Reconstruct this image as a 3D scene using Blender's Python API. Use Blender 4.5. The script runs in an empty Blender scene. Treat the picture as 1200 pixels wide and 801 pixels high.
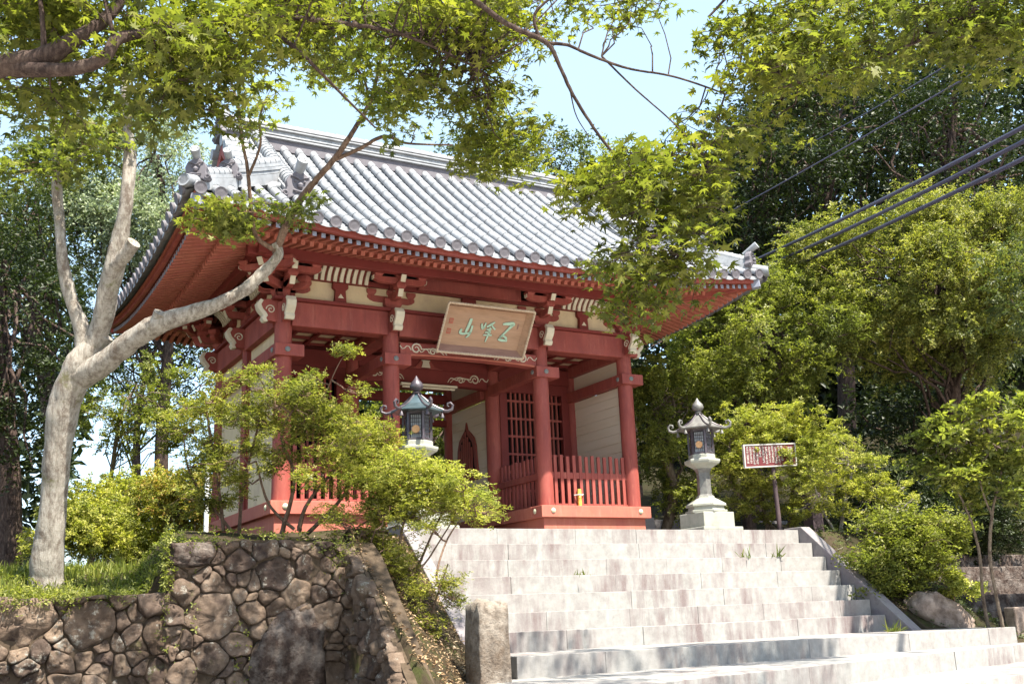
import bpy, bmesh, math, random
import numpy as np
from mathutils import Vector, Matrix
random.seed(7); RNG = np.random.default_rng(7)
R = math.radians
SC = bpy.context.scene
COL = SC.collection
# ------------------------------------------------------------------ camera
CAM = np.array([-4.879, -15.7531, -1.3532]); YAW, PITCH, ROLL, FPX = 0.5172, 0.2505, -0.0401, 1259.1
_f = np.array([math.sin(YAW)*math.cos(PITCH), math.cos(YAW)*math.cos(PITCH), math.sin(PITCH)])
_r = np.array([math.cos(YAW), -math.sin(YAW), 0.0]); _u = np.cross(_r, _f)
CR = math.cos(ROLL)*_r + math.sin(ROLL)*_u; CU = -math.sin(ROLL)*_r + math.cos(ROLL)*_u; CF = _f
cd = bpy.data.cameras.new('camera'); cam = bpy.data.objects.new('camera', cd); COL.objects.link(cam)
cd.sensor_width = 36; cd.lens = FPX*36/1200; cd.clip_start = .05; cd.clip_end = 2000
cam.matrix_world = Matrix(((CR[0], CU[0], -CF[0], CAM[0]), (CR[1], CU[1], -CF[1], CAM[1]), (CR[2], CU[2], -CF[2], CAM[2]), (0, 0, 0, 1)))
SC.camera = cam
def at(x, y, D):                                   # surveyed point: direction seen from the tripod and distance along the view
    return CAM + D*(CF + CR*(x-600)/FPX - CU*(y-400.5)/FPX)
def ata(P, Dn): return np.array([at(x, y, D) for x, y, D in P])
# ------------------------------------------------------------------ sun, sky, exposure
SUN_EL, SUN_AZ = R(60), R(167)
w = bpy.data.worlds.new('World'); SC.world = w; w.use_nodes = True
nt = w.node_tree; bg = nt.nodes['Background']
sk = nt.nodes.new('ShaderNodeTexSky'); sk.sky_type = 'NISHITA'; sk.sun_disc = False
sk.sun_elevation = SUN_EL; sk.sun_rotation = SUN_AZ; sk.air_density = 1.0; sk.dust_density = 1.6; sk.ozone_density = 1.0
tcw = nt.nodes.new('ShaderNodeTexCoord'); mpw = nt.nodes.new('ShaderNodeMapping'); mpw.inputs['Scale'].default_value = (1, 1, 2.2); nt.links.new(tcw.outputs['Generated'], mpw.inputs[0])
nz = nt.nodes.new('ShaderNodeTexNoise'); nz.inputs['Scale'].default_value = 2.6; nz.inputs['Detail'].default_value = 7; nz.inputs['Roughness'].default_value = .6; nt.links.new(mpw.outputs[0], nz.inputs['Vector'])
rw = nt.nodes.new('ShaderNodeValToRGB'); rw.color_ramp.elements[0].position = .38; rw.color_ramp.elements[0].color = (.42, .42, .42, 1); rw.color_ramp.elements[1].position = .68; rw.color_ramp.elements[1].color = (.85, .85, .85, 1); nt.links.new(nz.outputs['Fac'], rw.inputs[0])
mw = nt.nodes.new('ShaderNodeMix'); mw.data_type = 'RGBA'; nt.links.new(rw.outputs[0], mw.inputs[0]); nt.links.new(sk.outputs[0], mw.inputs[6]); mw.inputs[7].default_value = (1.4, 1.95, 2.35, 1)   # thin high cloud
nt.links.new(mw.outputs[2], bg.inputs[0]); bg.inputs[1].default_value = .15
sd = np.array([math.sin(SUN_AZ)*math.cos(SUN_EL), math.cos(SUN_AZ)*math.cos(SUN_EL), math.sin(SUN_EL)])
sl = bpy.data.lights.new('sun', 'SUN'); sl.energy = 4.6; sl.angle = R(.6); sl.color = (1, .94, .82)
so = bpy.data.objects.new('sun', sl); COL.objects.link(so)
so.rotation_euler = Vector(tuple(sd)).to_track_quat('Z', 'Y').to_euler()
SC.view_settings.view_transform = 'Standard'; SC.view_settings.look = 'None'
SC.view_settings.exposure = 1.92; SC.view_settings.gamma = 1
SC.cycles.max_bounces = 8; SC.cycles.diffuse_bounces = 4; SC.cycles.transmission_bounces = 6; SC.cycles.transparent_max_bounces = 6
SC.cycles.use_denoising = True
try: SC.cycles.denoiser = 'OPENIMAGEDENOISE'
except Exception: pass
SC.cycles.sample_clamp_indirect = 6

# ------------------------------------------------------------------ materials
def new_mat(name):
    m = bpy.data.materials.new(name); m.use_nodes = True
    return m, m.node_tree, m.node_tree.nodes['Principled BSDF']
def noise(nt, scale, detail=4, rough=.6, vec=None, dims='3D'):
    n = nt.nodes.new('ShaderNodeTexNoise'); n.inputs['Scale'].default_value = scale
    n.inputs['Detail'].default_value = detail; n.inputs['Roughness'].default_value = rough
    if vec is not None: nt.links.new(vec, n.inputs['Vector'])
    return n.outputs['Fac']
def coords(nt, scale=(1, 1, 1), rot=(0, 0, 0)):
    tc = nt.nodes.new('ShaderNodeTexCoord'); mp = nt.nodes.new('ShaderNodeMapping')
    mp.inputs['Scale'].default_value = scale; mp.inputs['Rotation'].default_value = rot
    nt.links.new(tc.outputs['Object'], mp.inputs[0]); return mp.outputs[0]
def ramp(nt, fac, stops):
    r = nt.nodes.new('ShaderNodeValToRGB'); e = r.color_ramp.elements
    while len(e) < len(stops): e.new(.5)
    for q, (p, c) in zip(e, stops): q.position = p; q.color = (c+(1,))[:4] if len(c) == 3 else c
    nt.links.new(fac, r.inputs[0]); return r.outputs[0]
def mix(nt, fac, a, b, mode='MIX'):
    n = nt.nodes.new('ShaderNodeMix'); n.data_type = 'RGBA'; n.blend_type = mode
    for s, v in ((n.inputs[0], fac), (n.inputs[6], a), (n.inputs[7], b)):
        if isinstance(v, (int, float)): s.default_value = v
        elif isinstance(v, tuple): s.default_value = v if len(v) == 4 else v+(1,)
        else: nt.links.new(v, s)
    return n.outputs[2]
def bump(nt, bsdf, h, strength=.3, dist=.01):
    b = nt.nodes.new('ShaderNodeBump'); b.inputs['Strength'].default_value = strength; b.inputs['Distance'].default_value = dist
    nt.links.new(h, b.inputs['Height']); nt.links.new(b.outputs[0], bsdf.inputs['Normal'])
def island(nt):
    return nt.nodes.new('ShaderNodeNewGeometry').outputs['Random Per Island']
def varied(name, cols, scale=6, rough=.6, bs=.25, bscale=40, spec=.3, stretch=(1, 1, 1), dirt=None, dscale=2.5, metal=0, bd=.01):
    m, nt, b = new_mat(name); v = coords(nt, stretch)
    n = noise(nt, scale, 6, .65, v)
    k = len(cols); c = ramp(nt, n, [(.3+.4*i/max(1, k-1), q) for i, q in enumerate(cols)])
    if dirt:
        d = noise(nt, dscale, 8, .7, v); f = ramp(nt, d, [(.45, (0, 0, 0)), (.68, (1, 1, 1))]); c = mix(nt, f, c, dirt)
    nt.links.new(c, b.inputs['Base Color']); b.inputs['Roughness'].default_value = rough
    b.inputs['Specular IOR Level'].default_value = spec; b.inputs['Metallic'].default_value = metal
    if bs: bump(nt, b, noise(nt, bscale, 6, .7, v), bs, bd)
    return m
M = {}
M['red'] = varied('red_paint', [(.205, .045, .035), (.27, .064, .050), (.305, .088, .068)], 2.2, .62, .15, 30, .22, (1, 1, .3), (.20, .048, .042), 3.5)
M['pink'] = varied('red_paint_worn_lit', [(.31, .088, .060), (.38, .128, .088), (.34, .105, .072)], 4, .7, .12, 30, .2, (1, 1, .5), (.35, .10, .078), 3)
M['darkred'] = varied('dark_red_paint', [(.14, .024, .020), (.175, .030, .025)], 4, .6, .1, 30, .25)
def weather(mat, light, dark):
    nt = mat.node_tree; b = nt.nodes['Principled BSDF']; l = b.inputs['Base Color'].links[0]; c = l.from_socket
    c = mix(nt, ramp(nt, noise(nt, 2.2, 8, .75, coords(nt, (7, 7, 1))), [(.54, (0, 0, 0)), (.70, (.55, .55, .55))]), c, light)
    c = mix(nt, ramp(nt, noise(nt, 1.7, 8, .75, coords(nt, (9, 9, .8), (.3, .1, 0))), [(.56, (0, 0, 0)), (.70, (.55, .55, .55))]), c, dark)
    c = mix(nt, ramp(nt, noise(nt, 38, 4, .7, coords(nt)), [(.66, (0, 0, 0)), (.72, (.5, .5, .5))]), c, dark)
    nt.links.new(c, b.inputs['Base Color'])
weather(M['red'], (.37, .135, .095), (.13, .034, .027)); weather(M['pink'], (.45, .19, .14), (.21, .066, .05))
M['cream'] = varied('cream_plaster', [(.54, .42, .26), (.60, .48, .31), (.57, .45, .285)], 2, .85, .08, 25, .1, (1, 1, .6), (.48, .37, .26), 3)
M['board'] = varied('cream_board', [(.60, .50, .375), (.66, .57, .45)], 3, .75, .06, 25, .15, (.3, .3, 2), (.66, .56, .46), 2)
M['white'] = varied('white_paint', [(.50, .44, .33), (.58, .53, .42)], 8, .7, .1, 30, .2)
M['black'] = varied('interior_shade', [(.012, .010, .010), (.02, .016, .016)], 4, .9, 0, 30, .1)
M['gapshade'] = varied('soffit_gap_shade', [(.055, .017, .014), (.085, .026, .02)], 6, .8, .1, 30, .1)
M['metal'] = varied('grey_metal_cap', [(.16, .17, .22), (.26, .27, .33)], 9, .5, .1, 40, .5)
M['stud'] = varied('stud_metal', [(.10, .11, .11), (.2, .2, .19)], 20, .5, .1, 60, .5)
M['brass'] = varied('pale_brass_stud', [(.40, .38, .26), (.52, .5, .36)], 20, .5, .1, 60, .5)
M['tile'] = varied('roof_tile', [(.15, .157, .168), (.235, .245, .26), (.315, .322, .332)], 5, .5, .15, 60, .45, (1, 1, 1), (.21, .21, .22), 4)
M['tiledark'] = varied('tile_end', [(.09, .082, .092), (.13, .12, .135)], 12, .7, .15, 50, .3)
M['wood'] = varied('plaque_wood', [(.25, .15, .09), (.33, .20, .125), (.29, .185, .125)], 7, .65, .2, 50, .25, (.4, 3, 3), (.40, .24, .15), 4)
M['woodside'] = varied('plaque_side', [(.19, .10, .08), (.27, .16, .12)], 9, .7, .2, 50, .2, (.5, 3, 3))
M['plaqueedge'] = varied('plaque_edge', [(.38, .28, .19), (.48, .38, .28)], 14, .7, .2, 60, .2)
M['verdigris'] = varied('pale_green_paint', [(.28, .42, .31), (.38, .50, .38)], 20, .7, .1, 60, .2)
M['seal'] = varied('seal_red', [(.30, .05, .035), (.42, .10, .07)], 60, .7, 0, 60, .2)
M['bronze'] = varied('bronze', [(.04, .030, .036), (.07, .056, .066), (.095, .088, .095)], 9, .4, .12, 60, .5, metal=.35)
M['bronzeroof'] = varied('bronze_roof', [(.11, .17, .19), (.18, .25, .28)], 6, .28, .08, 40, .6, metal=.75)
M['patina'] = varied('weathered_bronze', [(.085, .078, .078), (.14, .134, .126), (.19, .19, .17)], 10, .5, .1, 50, .4, metal=.2)
M['paper'] = varied('lantern_pane', [(.30, .33, .37), (.42, .44, .46)], 6, .6, 0, 30, .3)
M['gold'] = varied('gold_crest', [(.45, .22, .10), (.6, .34, .16)], 12, .4, .1, 30, .5, metal=.4)
M['concrete'] = varied('pale_concrete', [(.20, .20, .172), (.27, .27, .237), (.32, .316, .28)], 5, .85, .25, 60, .2, (1, 1, 1), (.30, .30, .24), 3)
M['bamboo'] = varied('yellow_bamboo', [(.55, .36, .06), (.66, .46, .10)], 8, .4, .05, 40, .4, (1, 1, 4))
M['cable'] = varied('cable_sheath', [(.045, .04, .07), (.06, .055, .09)], 5, .5, 0, 30, .4)
M['pvc'] = varied('pvc', [(.6, .6, .58), (.7, .7, .68)], 5, .4, 0, 30, .4)
M['signred'] = varied('sign_red', [(.10, .018, .022), (.13, .025, .028)], 8, .5, .05, 40, .4)
M['signwhite'] = varied('sign_white', [(.38, .355, .33), (.46, .44, .41)], 8, .5, .05, 40, .3)
M['darkpost'] = varied('dark_post', [(.05, .035, .04), (.10, .07, .075)], 9, .7, .3, 40, .2, (1, 1, .3))
M['mud'] = varied('wall_earth', [(.045, .033, .023), (.10, .074, .053)], 12, 1, .4, 30, .05)
M['road'] = varied('pavement', [(.40, .37, .33), (.50, .47, .43)], 3, .9, .3, 80, .1, (1, 1, 1), (.33, .30, .27), 1.5)
M['cheek'] = varied('cheek_granite', [(.12, .105, .11), (.20, .185, .185), (.16, .145, .15)], 7, .85, .3, 70, .2, (1, 1, 1), (.18, .15, .17), 2.2)

def mat_steps():                                   # pale granite with old brown run-off streaks
    m, nt, b = new_mat('step_granite'); v = coords(nt)
    base = ramp(nt, noise(nt, 9, 8, .7, v), [(.3, (.205, .197, .188)), (.5, (.265, .257, .247)), (.7, (.315, .307, .295))])
    isl = ramp(nt, island(nt), [(0, (.95, .935, .93)), (.5, (1, 1, 1)), (1, (.965, .985, .98))])
    base = mix(nt, 1.0, base, isl, 'MULTIPLY')
    vs = coords(nt, (5, 5, .9)); st = noise(nt, 1.0, 6, .7, vs); big = noise(nt, .8, 3, .6, v)
    f = nt.nodes.new('ShaderNodeMath'); f.operation = 'MULTIPLY'
    nt.links.new(ramp(nt, st, [(.40, (0, 0, 0)), (.62, (1, 1, 1))]), f.inputs[0]); nt.links.new(ramp(nt, big, [(.42, (.14, .14, .14)), (.58, (.85, .85, .85))]), f.inputs[1])
    c = mix(nt, f.outputs[0], base, (.135, .098, .098))
    c = mix(nt, ramp(nt, noise(nt, 60, 3, .7, v), [(.55, (0, 0, 0)), (.75, (.5, .5, .5))]), c, (.28, .26, .22))
    nt.links.new(c, b.inputs['Base Color']); b.inputs['Roughness'].default_value = .85; b.inputs['Specular IOR Level'].default_value = .2
    bump(nt, b, noise(nt, 45, 8, .75, v), .35, .01); return m
M['step'] = mat_steps()
def mat_stone():
    m, nt, b = new_mat('wall_stone'); v = coords(nt)
    c = ramp(nt, noise(nt, 4, 8, .7, v), [(.25, (.07, .05, .04)), (.45, (.16, .122, .095)), (.6, (.24, .19, .15)), (.75, (.33, .28, .225))])
    c = mix(nt, .75, c, ramp(nt, island(nt), [(0, (.40, .34, .36)), (.3, (.80, .70, .68)), (.55, (1.35, 1.22, 1.1)), (.8, (.95, .88, .85)), (1, (.62, .52, .46))]), 'MULTIPLY')
    c = mix(nt, ramp(nt, noise(nt, 2.2, 6, .7, v), [(.52, (0, 0, 0)), (.66, (1, 1, 1))]), c, (.055, .038, .034))
    c = mix(nt, ramp(nt, noise(nt, 6, 8, .8, v), [(.57, (0, 0, 0)), (.63, (1, 1, 1))]), c, (.36, .335, .29))
    c = mix(nt, ramp(nt, noise(nt, 3.1, 7, .8, coords(nt, (1, 1, 1), (1, 2, .5))), [(.60, (0, 0, 0)), (.72, (1, 1, 1))]), c, (.07, .085, .022))
    nt.links.new(c, b.inputs['Base Color']); b.inputs['Roughness'].default_value = .92; b.inputs['Specular IOR Level'].default_value = .15
    bump(nt, b, noise(nt, 13, 12, .8, v), 1.0, .06); return m
M['stone'] = mat_stone()
M['stonedark'] = varied('lichened_shaded_stone', [(.025, .017, .015), (.06, .042, .035), (.12, .09, .075)], 7, .95, 1.0, 14, .1, (1, 1, 1), (.20, .17, .15), 5, bd=.05)
M['granite'] = varied('rough_granite', [(.06, .047, .04), (.17, .14, .115), (.26, .225, .19), (.095, .075, .062)], 6, .95, .9, 22, .1, (1, 1, 1), (.10, .07, .05), 2.6, bd=.03)
M['boulder'] = varied('boulder_rock', [(.12, .085, .065), (.30, .23, .19), (.42, .34, .29)], 4, .95, .9, 16, .1, (1, 1, 1), (.09, .065, .055), 3, bd=.03)
def mat_bark(name, cols, dark, moss=None, vscale=(1, 1, .22)):
    m, nt, b = new_mat(name); v = coords(nt, vscale)
    c = ramp(nt, noise(nt, 26, 9, .75, v), [(.34, cols[0]), (.5, cols[1]), (.66, cols[2])])
    c = mix(nt, ramp(nt, noise(nt, 9, 6, .7, coords(nt, (1, 1, 5))), [(.58, (0, 0, 0)), (.66, (.7, .7, .7))]), c, cols[0])
    c = mix(nt, ramp(nt, noise(nt, 8, 9, .8, coords(nt, (1, 1, .6))), [(.50, (0, 0, 0)), (.62, (1, 1, 1))]), c, dark)
    if moss: c = mix(nt, ramp(nt, noise(nt, 3, 6, .75, coords(nt)), [(.58, (0, 0, 0)), (.70, (1, 1, 1))]), c, moss)
    nt.links.new(c, b.inputs['Base Color']); b.inputs['Roughness'].default_value = .95; b.inputs['Specular IOR Level'].default_value = .1
    bump(nt, b, noise(nt, 30, 10, .8, v), 1.0, .035); return m
M['barkpale'] = mat_bark('pale_bark', [(.17, .14, .115), (.36, .325, .28), (.46, .425, .38)], (.17, .135, .11), (.14, .135, .05))
M['bark'] = mat_bark('brown_bark', [(.045, .030, .026), (.09, .062, .052), (.15, .11, .09)], (.035, .024, .022))
M['barkmid'] = mat_bark('grey_brown_bark', [(.10, .075, .055), (.18, .14, .105), (.26, .21, .16)], (.07, .05, .04))
M['twig'] = mat_bark('twig_bark', [(.12, .075, .055), (.20, .13, .095), (.28, .19, .14)], (.08, .05, .04))
def mat_leaf(name, cols, trans=.45, tcol=(1.12, 1.28, .55)):
    m, nt, b = new_mat(name); c = ramp(nt, island(nt), [(i/max(1, len(cols)-1), q) for i, q in enumerate(cols)])
    c = mix(nt, 1, c, ramp(nt, noise(nt, .9, 3, .6, coords(nt)), [(.35, (.66, .70, .72)), (.65, (1.18, 1.12, .98))]), 'MULTIPLY')
    nt.links.new(c, b.inputs['Base Color']); b.inputs['Roughness'].default_value = .5; b.inputs['Specular IOR Level'].default_value = .3
    t = nt.nodes.new('ShaderNodeBsdfTranslucent'); nt.links.new(mix(nt, 1, c, tcol, 'MULTIPLY'), t.inputs[0])
    ms = nt.nodes.new('ShaderNodeMixShader'); ms.inputs[0].default_value = trans
    out = nt.nodes['Material Output']; nt.links.new(b.outputs[0], ms.inputs[1]); nt.links.new(t.outputs[0], ms.inputs[2]); nt.links.new(ms.outputs[0], out.inputs[0])
    return m
M['maple'] = mat_leaf('maple_leaf', [(.07, .082, .018), (.12, .135, .024), (.175, .185, .034), (.24, .235, .05)], .55)
M['mapledark'] = mat_leaf('maple_leaf_deep', [(.045, .075, .011), (.07, .105, .012), (.095, .13, .015)], .45)
M['azalea'] = mat_leaf('azalea_leaf', [(.07, .085, .02), (.18, .19, .042), (.30, .30, .07), (.40, .365, .095), (.30, .29, .065)], .45)
M['azaleabright'] = mat_leaf('azalea_leaf_bright', [(.11, .13, .03), (.28, .295, .06), (.42, .41, .10), (.50, .47, .13)], .45)
M['yellowgreen'] = mat_leaf('yellow_green_leaf', [(.07, .085, .022), (.17, .18, .045), (.28, .28, .07), (.37, .345, .095)], .42)
M['fresh'] = mat_leaf('fresh_leaf', [(.08, .095, .025), (.19, .21, .05), (.30, .305, .075)], .48)
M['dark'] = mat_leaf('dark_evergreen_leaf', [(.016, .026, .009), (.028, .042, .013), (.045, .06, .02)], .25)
M['mid'] = mat_leaf('evergreen_leaf', [(.055, .072, .026), (.095, .12, .042), (.15, .17, .065)], .35)
M['grey'] = mat_leaf('grey_green_leaf', [(.19, .235, .15), (.28, .33, .22), (.40, .44, .33)], .35, (1.1, 1.2, .8))
M['orange'] = mat_leaf('turning_leaf', [(.16, .19, .04), (.26, .26, .05), (.32, .26, .06), (.38, .22, .06)], .4)
M['grass'] = mat_leaf('grass_blade', [(.09, .12, .02), (.14, .17, .03), (.20, .20, .05)], .35)
M['litter'] = mat_leaf('dry_leaf', [(.20, .13, .08), (.32, .22, .14), (.44, .33, .22)], .1, (1, 1, 1))
def mat_soil():
    m, nt, b = new_mat('garden_soil'); v = coords(nt)
    c = ramp(nt, noise(nt, 3, 8, .75, v), [(.3, (.035, .026, .018)), (.5, (.06, .046, .03)), (.62, (.05, .055, .02)), (.75, (.075, .08, .03))])
    nt.links.new(c, b.inputs['Base Color']); b.inputs['Roughness'].default_value = 1; b.inputs['Specular IOR Level'].default_value = .05
    bump(nt, b, noise(nt, 20, 9, .8, v), .8, .05); return m
M['soil'] = mat_soil()
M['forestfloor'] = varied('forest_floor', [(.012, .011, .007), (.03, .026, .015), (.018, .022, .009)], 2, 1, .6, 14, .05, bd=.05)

# ------------------------------------------------------------------ mesh helpers
def link(name, me, mat=None, parent=None):
    o = bpy.data.objects.new(name, me); COL.objects.link(o)
    if mat is not None: me.materials.append(M[mat] if isinstance(mat, str) else mat)
    if parent is not None: o.parent = parent
    return o
class MB:
    def __init__(s): s.v = []; s.f = []
    def add(s, vs, fs):
        n = len(s.v); s.v.extend([tuple(map(float, q)) for q in vs]); s.f.extend([tuple(i+n for i in q) for q in fs]); return s
    def box(s, x0, x1, y0, y1, z0, z1):
        return s.add([(x0, y0, z0), (x1, y0, z0), (x1, y1, z0), (x0, y1, z0), (x0, y0, z1), (x1, y0, z1), (x1, y1, z1), (x0, y1, z1)],
                     [(0, 3, 2, 1), (4, 5, 6, 7), (0, 1, 5, 4), (1, 2, 6, 5), (2, 3, 7, 6), (3, 0, 4, 7)])
    def bar(s, a, b, w, h, up=(0, 0, 1)):
        a, b = Vector(a), Vector(b); d = (b-a).normalized(); r = d.cross(Vector(up)).normalized(); u = r.cross(d)
        vs = [p + r*(i*w/2) + u*(j*h/2) for p in (a, b) for i, j in ((-1, -1), (1, -1), (1, 1), (-1, 1))]
        return s.add(vs, [(0, 1, 2, 3), (7, 6, 5, 4), (0, 4, 5, 1), (1, 5, 6, 2), (2, 6, 7, 3), (3, 7, 4, 0)])
    def tube(s, P, rad, n=10, cap=True, half=None):
        P = [Vector(tuple(p)) for p in P]; rad = list(rad) if hasattr(rad, '__len__') else [rad]*len(P); k = len(P); base = len(s.v)
        rings = []; prev = None
        for i, p in enumerate(P):
            d = (P[min(i+1, k-1)]-P[max(i-1, 0)]).normalized()
            if prev is None: r = d.cross(Vector((0, 0, 1)) if abs(d.z) < .9 else Vector((1, 0, 0))).normalized()
            else: r = (prev - d*prev.dot(d)).normalized()
            prev = r; u = r.cross(d)
            rings.append([p + (r*math.cos(2*math.pi*j/n) + u*math.sin(2*math.pi*j/n))*rad[i] for j in range(n)])
        vs = [q for rg in rings for q in rg]; fs = []
        for i in range(k-1):
            for j in range(n): fs.append((i*n+j, i*n+(j+1) % n, (i+1)*n+(j+1) % n, (i+1)*n+j))
        if cap: fs.append(tuple(range(n))[::-1]); fs.append(tuple((k-1)*n+j for j in range(n)))
        return s.add(vs, fs)
    def lathe(s, prof, n=16, c=(0, 0, 0), ph=0, flat=1):
        k = len(prof); vs = []
        for r, z in prof:
            for j in range(n): a = 2*math.pi*j/n+ph; vs.append((c[0]+r*math.cos(a), c[1]+r*math.sin(a), c[2]+z))
        fs = [(i*n+j, i*n+(j+1) % n, (i+1)*n+(j+1) % n, (i+1)*n+j) for i in range(k-1) for j in range(n)]
        fs += [tuple(range(n))[::-1], tuple((k-1)*n+j for j in range(n))]
        return s.add(vs, fs)
    def prism(s, poly, o, eu, ev, depth):          # poly (u,v) in the plane (o, eu, ev), extruded by vector depth
        o, eu, ev, dp = Vector(o), Vector(eu), Vector(ev), Vector(depth); n = len(poly)
        A = [o+eu*u+ev*v for u, v in poly]; vs = A+[q+dp for q in A]
        return s.add(vs, [tuple(range(n)), tuple(range(2*n-1, n-1, -1))]+[(i, i+n, (i+1) % n+n, (i+1) % n) for i in range(n)])
    def build(s, name, mat=None, parent=None, smooth=False, bevel=0, ang=40):
        me = bpy.data.meshes.new(name); me.from_pydata(s.v, [], s.f); me.update()
        bm = bmesh.new(); bm.from_mesh(me); bmesh.ops.recalc_face_normals(bm, faces=bm.faces); bm.to_mesh(me); bm.free()
        if smooth:
            me.shade_smooth()
            try: me.set_sharp_from_angle(angle=R(ang))
            except Exception: pass
        o = link(name, me, mat, parent)
        if bevel:
            md = o.modifiers.new('bevel', 'BEVEL'); md.width = bevel; md.segments = 2; md.limit_method = 'ANGLE'; md.angle_limit = R(35)
        return o
def np_mesh(name, V, F, mat, parent=None, smooth=False):
    V = np.asarray(V, np.float32); F = np.asarray(F, np.int32); k = F.shape[1]
    me = bpy.data.meshes.new(name); me.vertices.add(len(V)); me.vertices.foreach_set('co', V.ravel())
    me.loops.add(F.size); me.loops.foreach_set('vertex_index', F.ravel())
    me.polygons.add(len(F)); me.polygons.foreach_set('loop_start', np.arange(0, F.size, k, dtype=np.int32))
    me.polygons.foreach_set('loop_total', np.full(len(F), k, np.int32)); me.update(calc_edges=True); me.validate()
    if smooth: me.shade_smooth()
    return link(name, me, mat, parent)
def tag(o, label=None, cat=None, group=None, kind=None):
    for k, v in (('label', label), ('category', cat), ('group', group), ('kind', kind)):
        if v: o[k] = v
    return o
def thing(name, label, cat, loc=(0, 0, 0), group=None, rz=0):
    o = bpy.data.objects.new(name, None); COL.objects.link(o); o.empty_display_size = .2
    o.location = tuple(map(float, loc)); o.rotation_euler = (0, 0, rz); return tag(o, label, cat, group)
def keep(o, root):                                 # parent a part built in world coordinates to a root standing elsewhere
    o.parent = root; bpy.context.view_layer.update(); o.matrix_parent_inverse = root.matrix_world.inverted(); return o
def copy_tree(o, parent=None):
    c = o.copy(); COL.objects.link(c)
    if parent is not None: c.parent = parent
    for ch in o.children: copy_tree(ch, c)
    return c

# ------------------------------------------------------------------ foliage helpers
def T_rhomb(w=.42, fold=.12):
    return np.array([(0, 0, 0), (w/2, .5, fold), (0, 1, 0), (-w/2, .5, fold)]), np.array([(0, 1, 2), (0, 2, 3)])
def T_whorl(n=4, w=.36, lift=.25):
    V = []; F = []
    for i in range(n):
        a = 2*math.pi*i/n+random.uniform(-.3, .3); c, s = math.cos(a), math.sin(a); l = random.uniform(.75, 1)
        for x, y, z in ((0, .06, 0), (w/2, .5, .1), (0, 1, -.06), (-w/2, .5, .1)):
            x, y = x*l, y*l; V.append((x*c-y*s, x*s+y*c, z*l+lift*y*.5))
        k = 4*i; F += [(k, k+1, k+2), (k, k+2, k+3)]
    return np.array(V), np.array(F)
def T_maple():
    V = [(0, .18, 0)]; tips = [(-142, .55), (-78, .88), (-38, 1.0), (0, 1.12), (38, 1.0), (78, .88), (142, .55)]
    tips = [(-152, .42), (-104, .80), (-52, 1.02), (0, 1.15), (52, 1.02), (104, .80), (152, .42)]
    pts = []
    for i, (a, r) in enumerate(tips):
        pts.append((a, r))
        if i < len(tips)-1: pts.append(((a+tips[i+1][0])/2, .38))
    pts.append((180, .16))
    for a, r in pts: V.append((r*math.sin(R(a)), .18+r*math.cos(R(a)), -.22*r*r+.05*(r < .5)))
    n = len(pts); return np.array(V), np.array([(0, 1+(i+1) % n, 1+i) for i in range(n)])
def leaf_cloud(name, P, N, size, T, mat, parent=None, jitter=.35):
    V0, F0 = T; P = np.asarray(P, float); n = len(P)
    if n == 0: return None
    N = N/np.linalg.norm(N, axis=1)[:, None]
    t = RNG.normal(size=(n, 3)); t -= (t*N).sum(1)[:, None]*N; t /= np.linalg.norm(t, axis=1)[:, None]; b = np.cross(N, t)
    s = size*(1+jitter*RNG.uniform(-1, 1, n))
    zc, xc = RNG.uniform(-.2, 2.6, n)[:, None, None], RNG.uniform(.72, 1.1, n)[:, None, None]
    V = P[:, None, :] + s[:, None, None]*(xc*V0[None, :, 0:1]*t[:, None, :]+V0[None, :, 1:2]*b[:, None, :]+zc*V0[None, :, 2:3]*N[:, None, :])
    F = (F0[None]+np.arange(n)[:, None, None]*len(V0)).reshape(-1, 3)
    return np_mesh(name, V.reshape(-1, 3), F, mat, parent)
def clump_pts(c, r, n, shell=.5, low=.55, up=.9, tilt=.6):
    d = RNG.normal(size=(n, 3)); d /= np.linalg.norm(d, axis=1)[:, None]
    q = (shell+(1-shell)*RNG.uniform(0, 1, n)**.7)[:, None]
    o = d*q; o[:, 2] = np.where(o[:, 2] < 0, o[:, 2]*low, o[:, 2])
    P = np.asarray(c)+o*np.asarray(r); N = d*.6+np.array([0, 0, up])+RNG.normal(size=(n, 3))*tilt
    return P, N
def shoots(c, r, n, tilt=.6, per=16):
    """leaves strung along short outward shoots, so that a crown has a loose feathery outline"""
    m = max(2, n//per); r = np.asarray(r, float); d = RNG.normal(size=(m, 3)); d /= np.linalg.norm(d, axis=1)[:, None]
    b = np.asarray(c)+d*r*(RNG.uniform(0, 1, m)**.5)[:, None]; dr = d*.75+np.array([0, 0, .35])+RNG.normal(size=(m, 3))*.45; dr /= np.linalg.norm(dr, axis=1)[:, None]
    L = r[0]*RNG.uniform(.35, 1.05, m); s = RNG.uniform(0, 1, (m, per))
    P = b[:, None]+dr[:, None]*(s*L[:, None])[..., None]+np.array([0, 0, -.30])*(s*s*L[:, None])[..., None]+RNG.normal(size=(m, per, 3))*(r[0]*.10)*(1.15-s)[..., None]
    N = dr[:, None]*.35+np.array([0, 0, .8])+RNG.normal(size=(m, per, 3))*tilt
    return P.reshape(-1, 3), N.reshape(-1, 3)
def wob(a, b, k=6, amp=.06, sag=0):
    a, b = np.asarray(a, float), np.asarray(b, float); L = np.linalg.norm(b-a); P = []
    off = np.zeros(3)
    for i in range(k+1):
        t = i/k
        if 0 < i < k: off = off*.6+RNG.normal(size=3)*amp*L
        else: off = off*0
        P.append(a+(b-a)*t+off+np.array([0, 0, sag*L*math.sin(math.pi*t)]))
    return P
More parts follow.
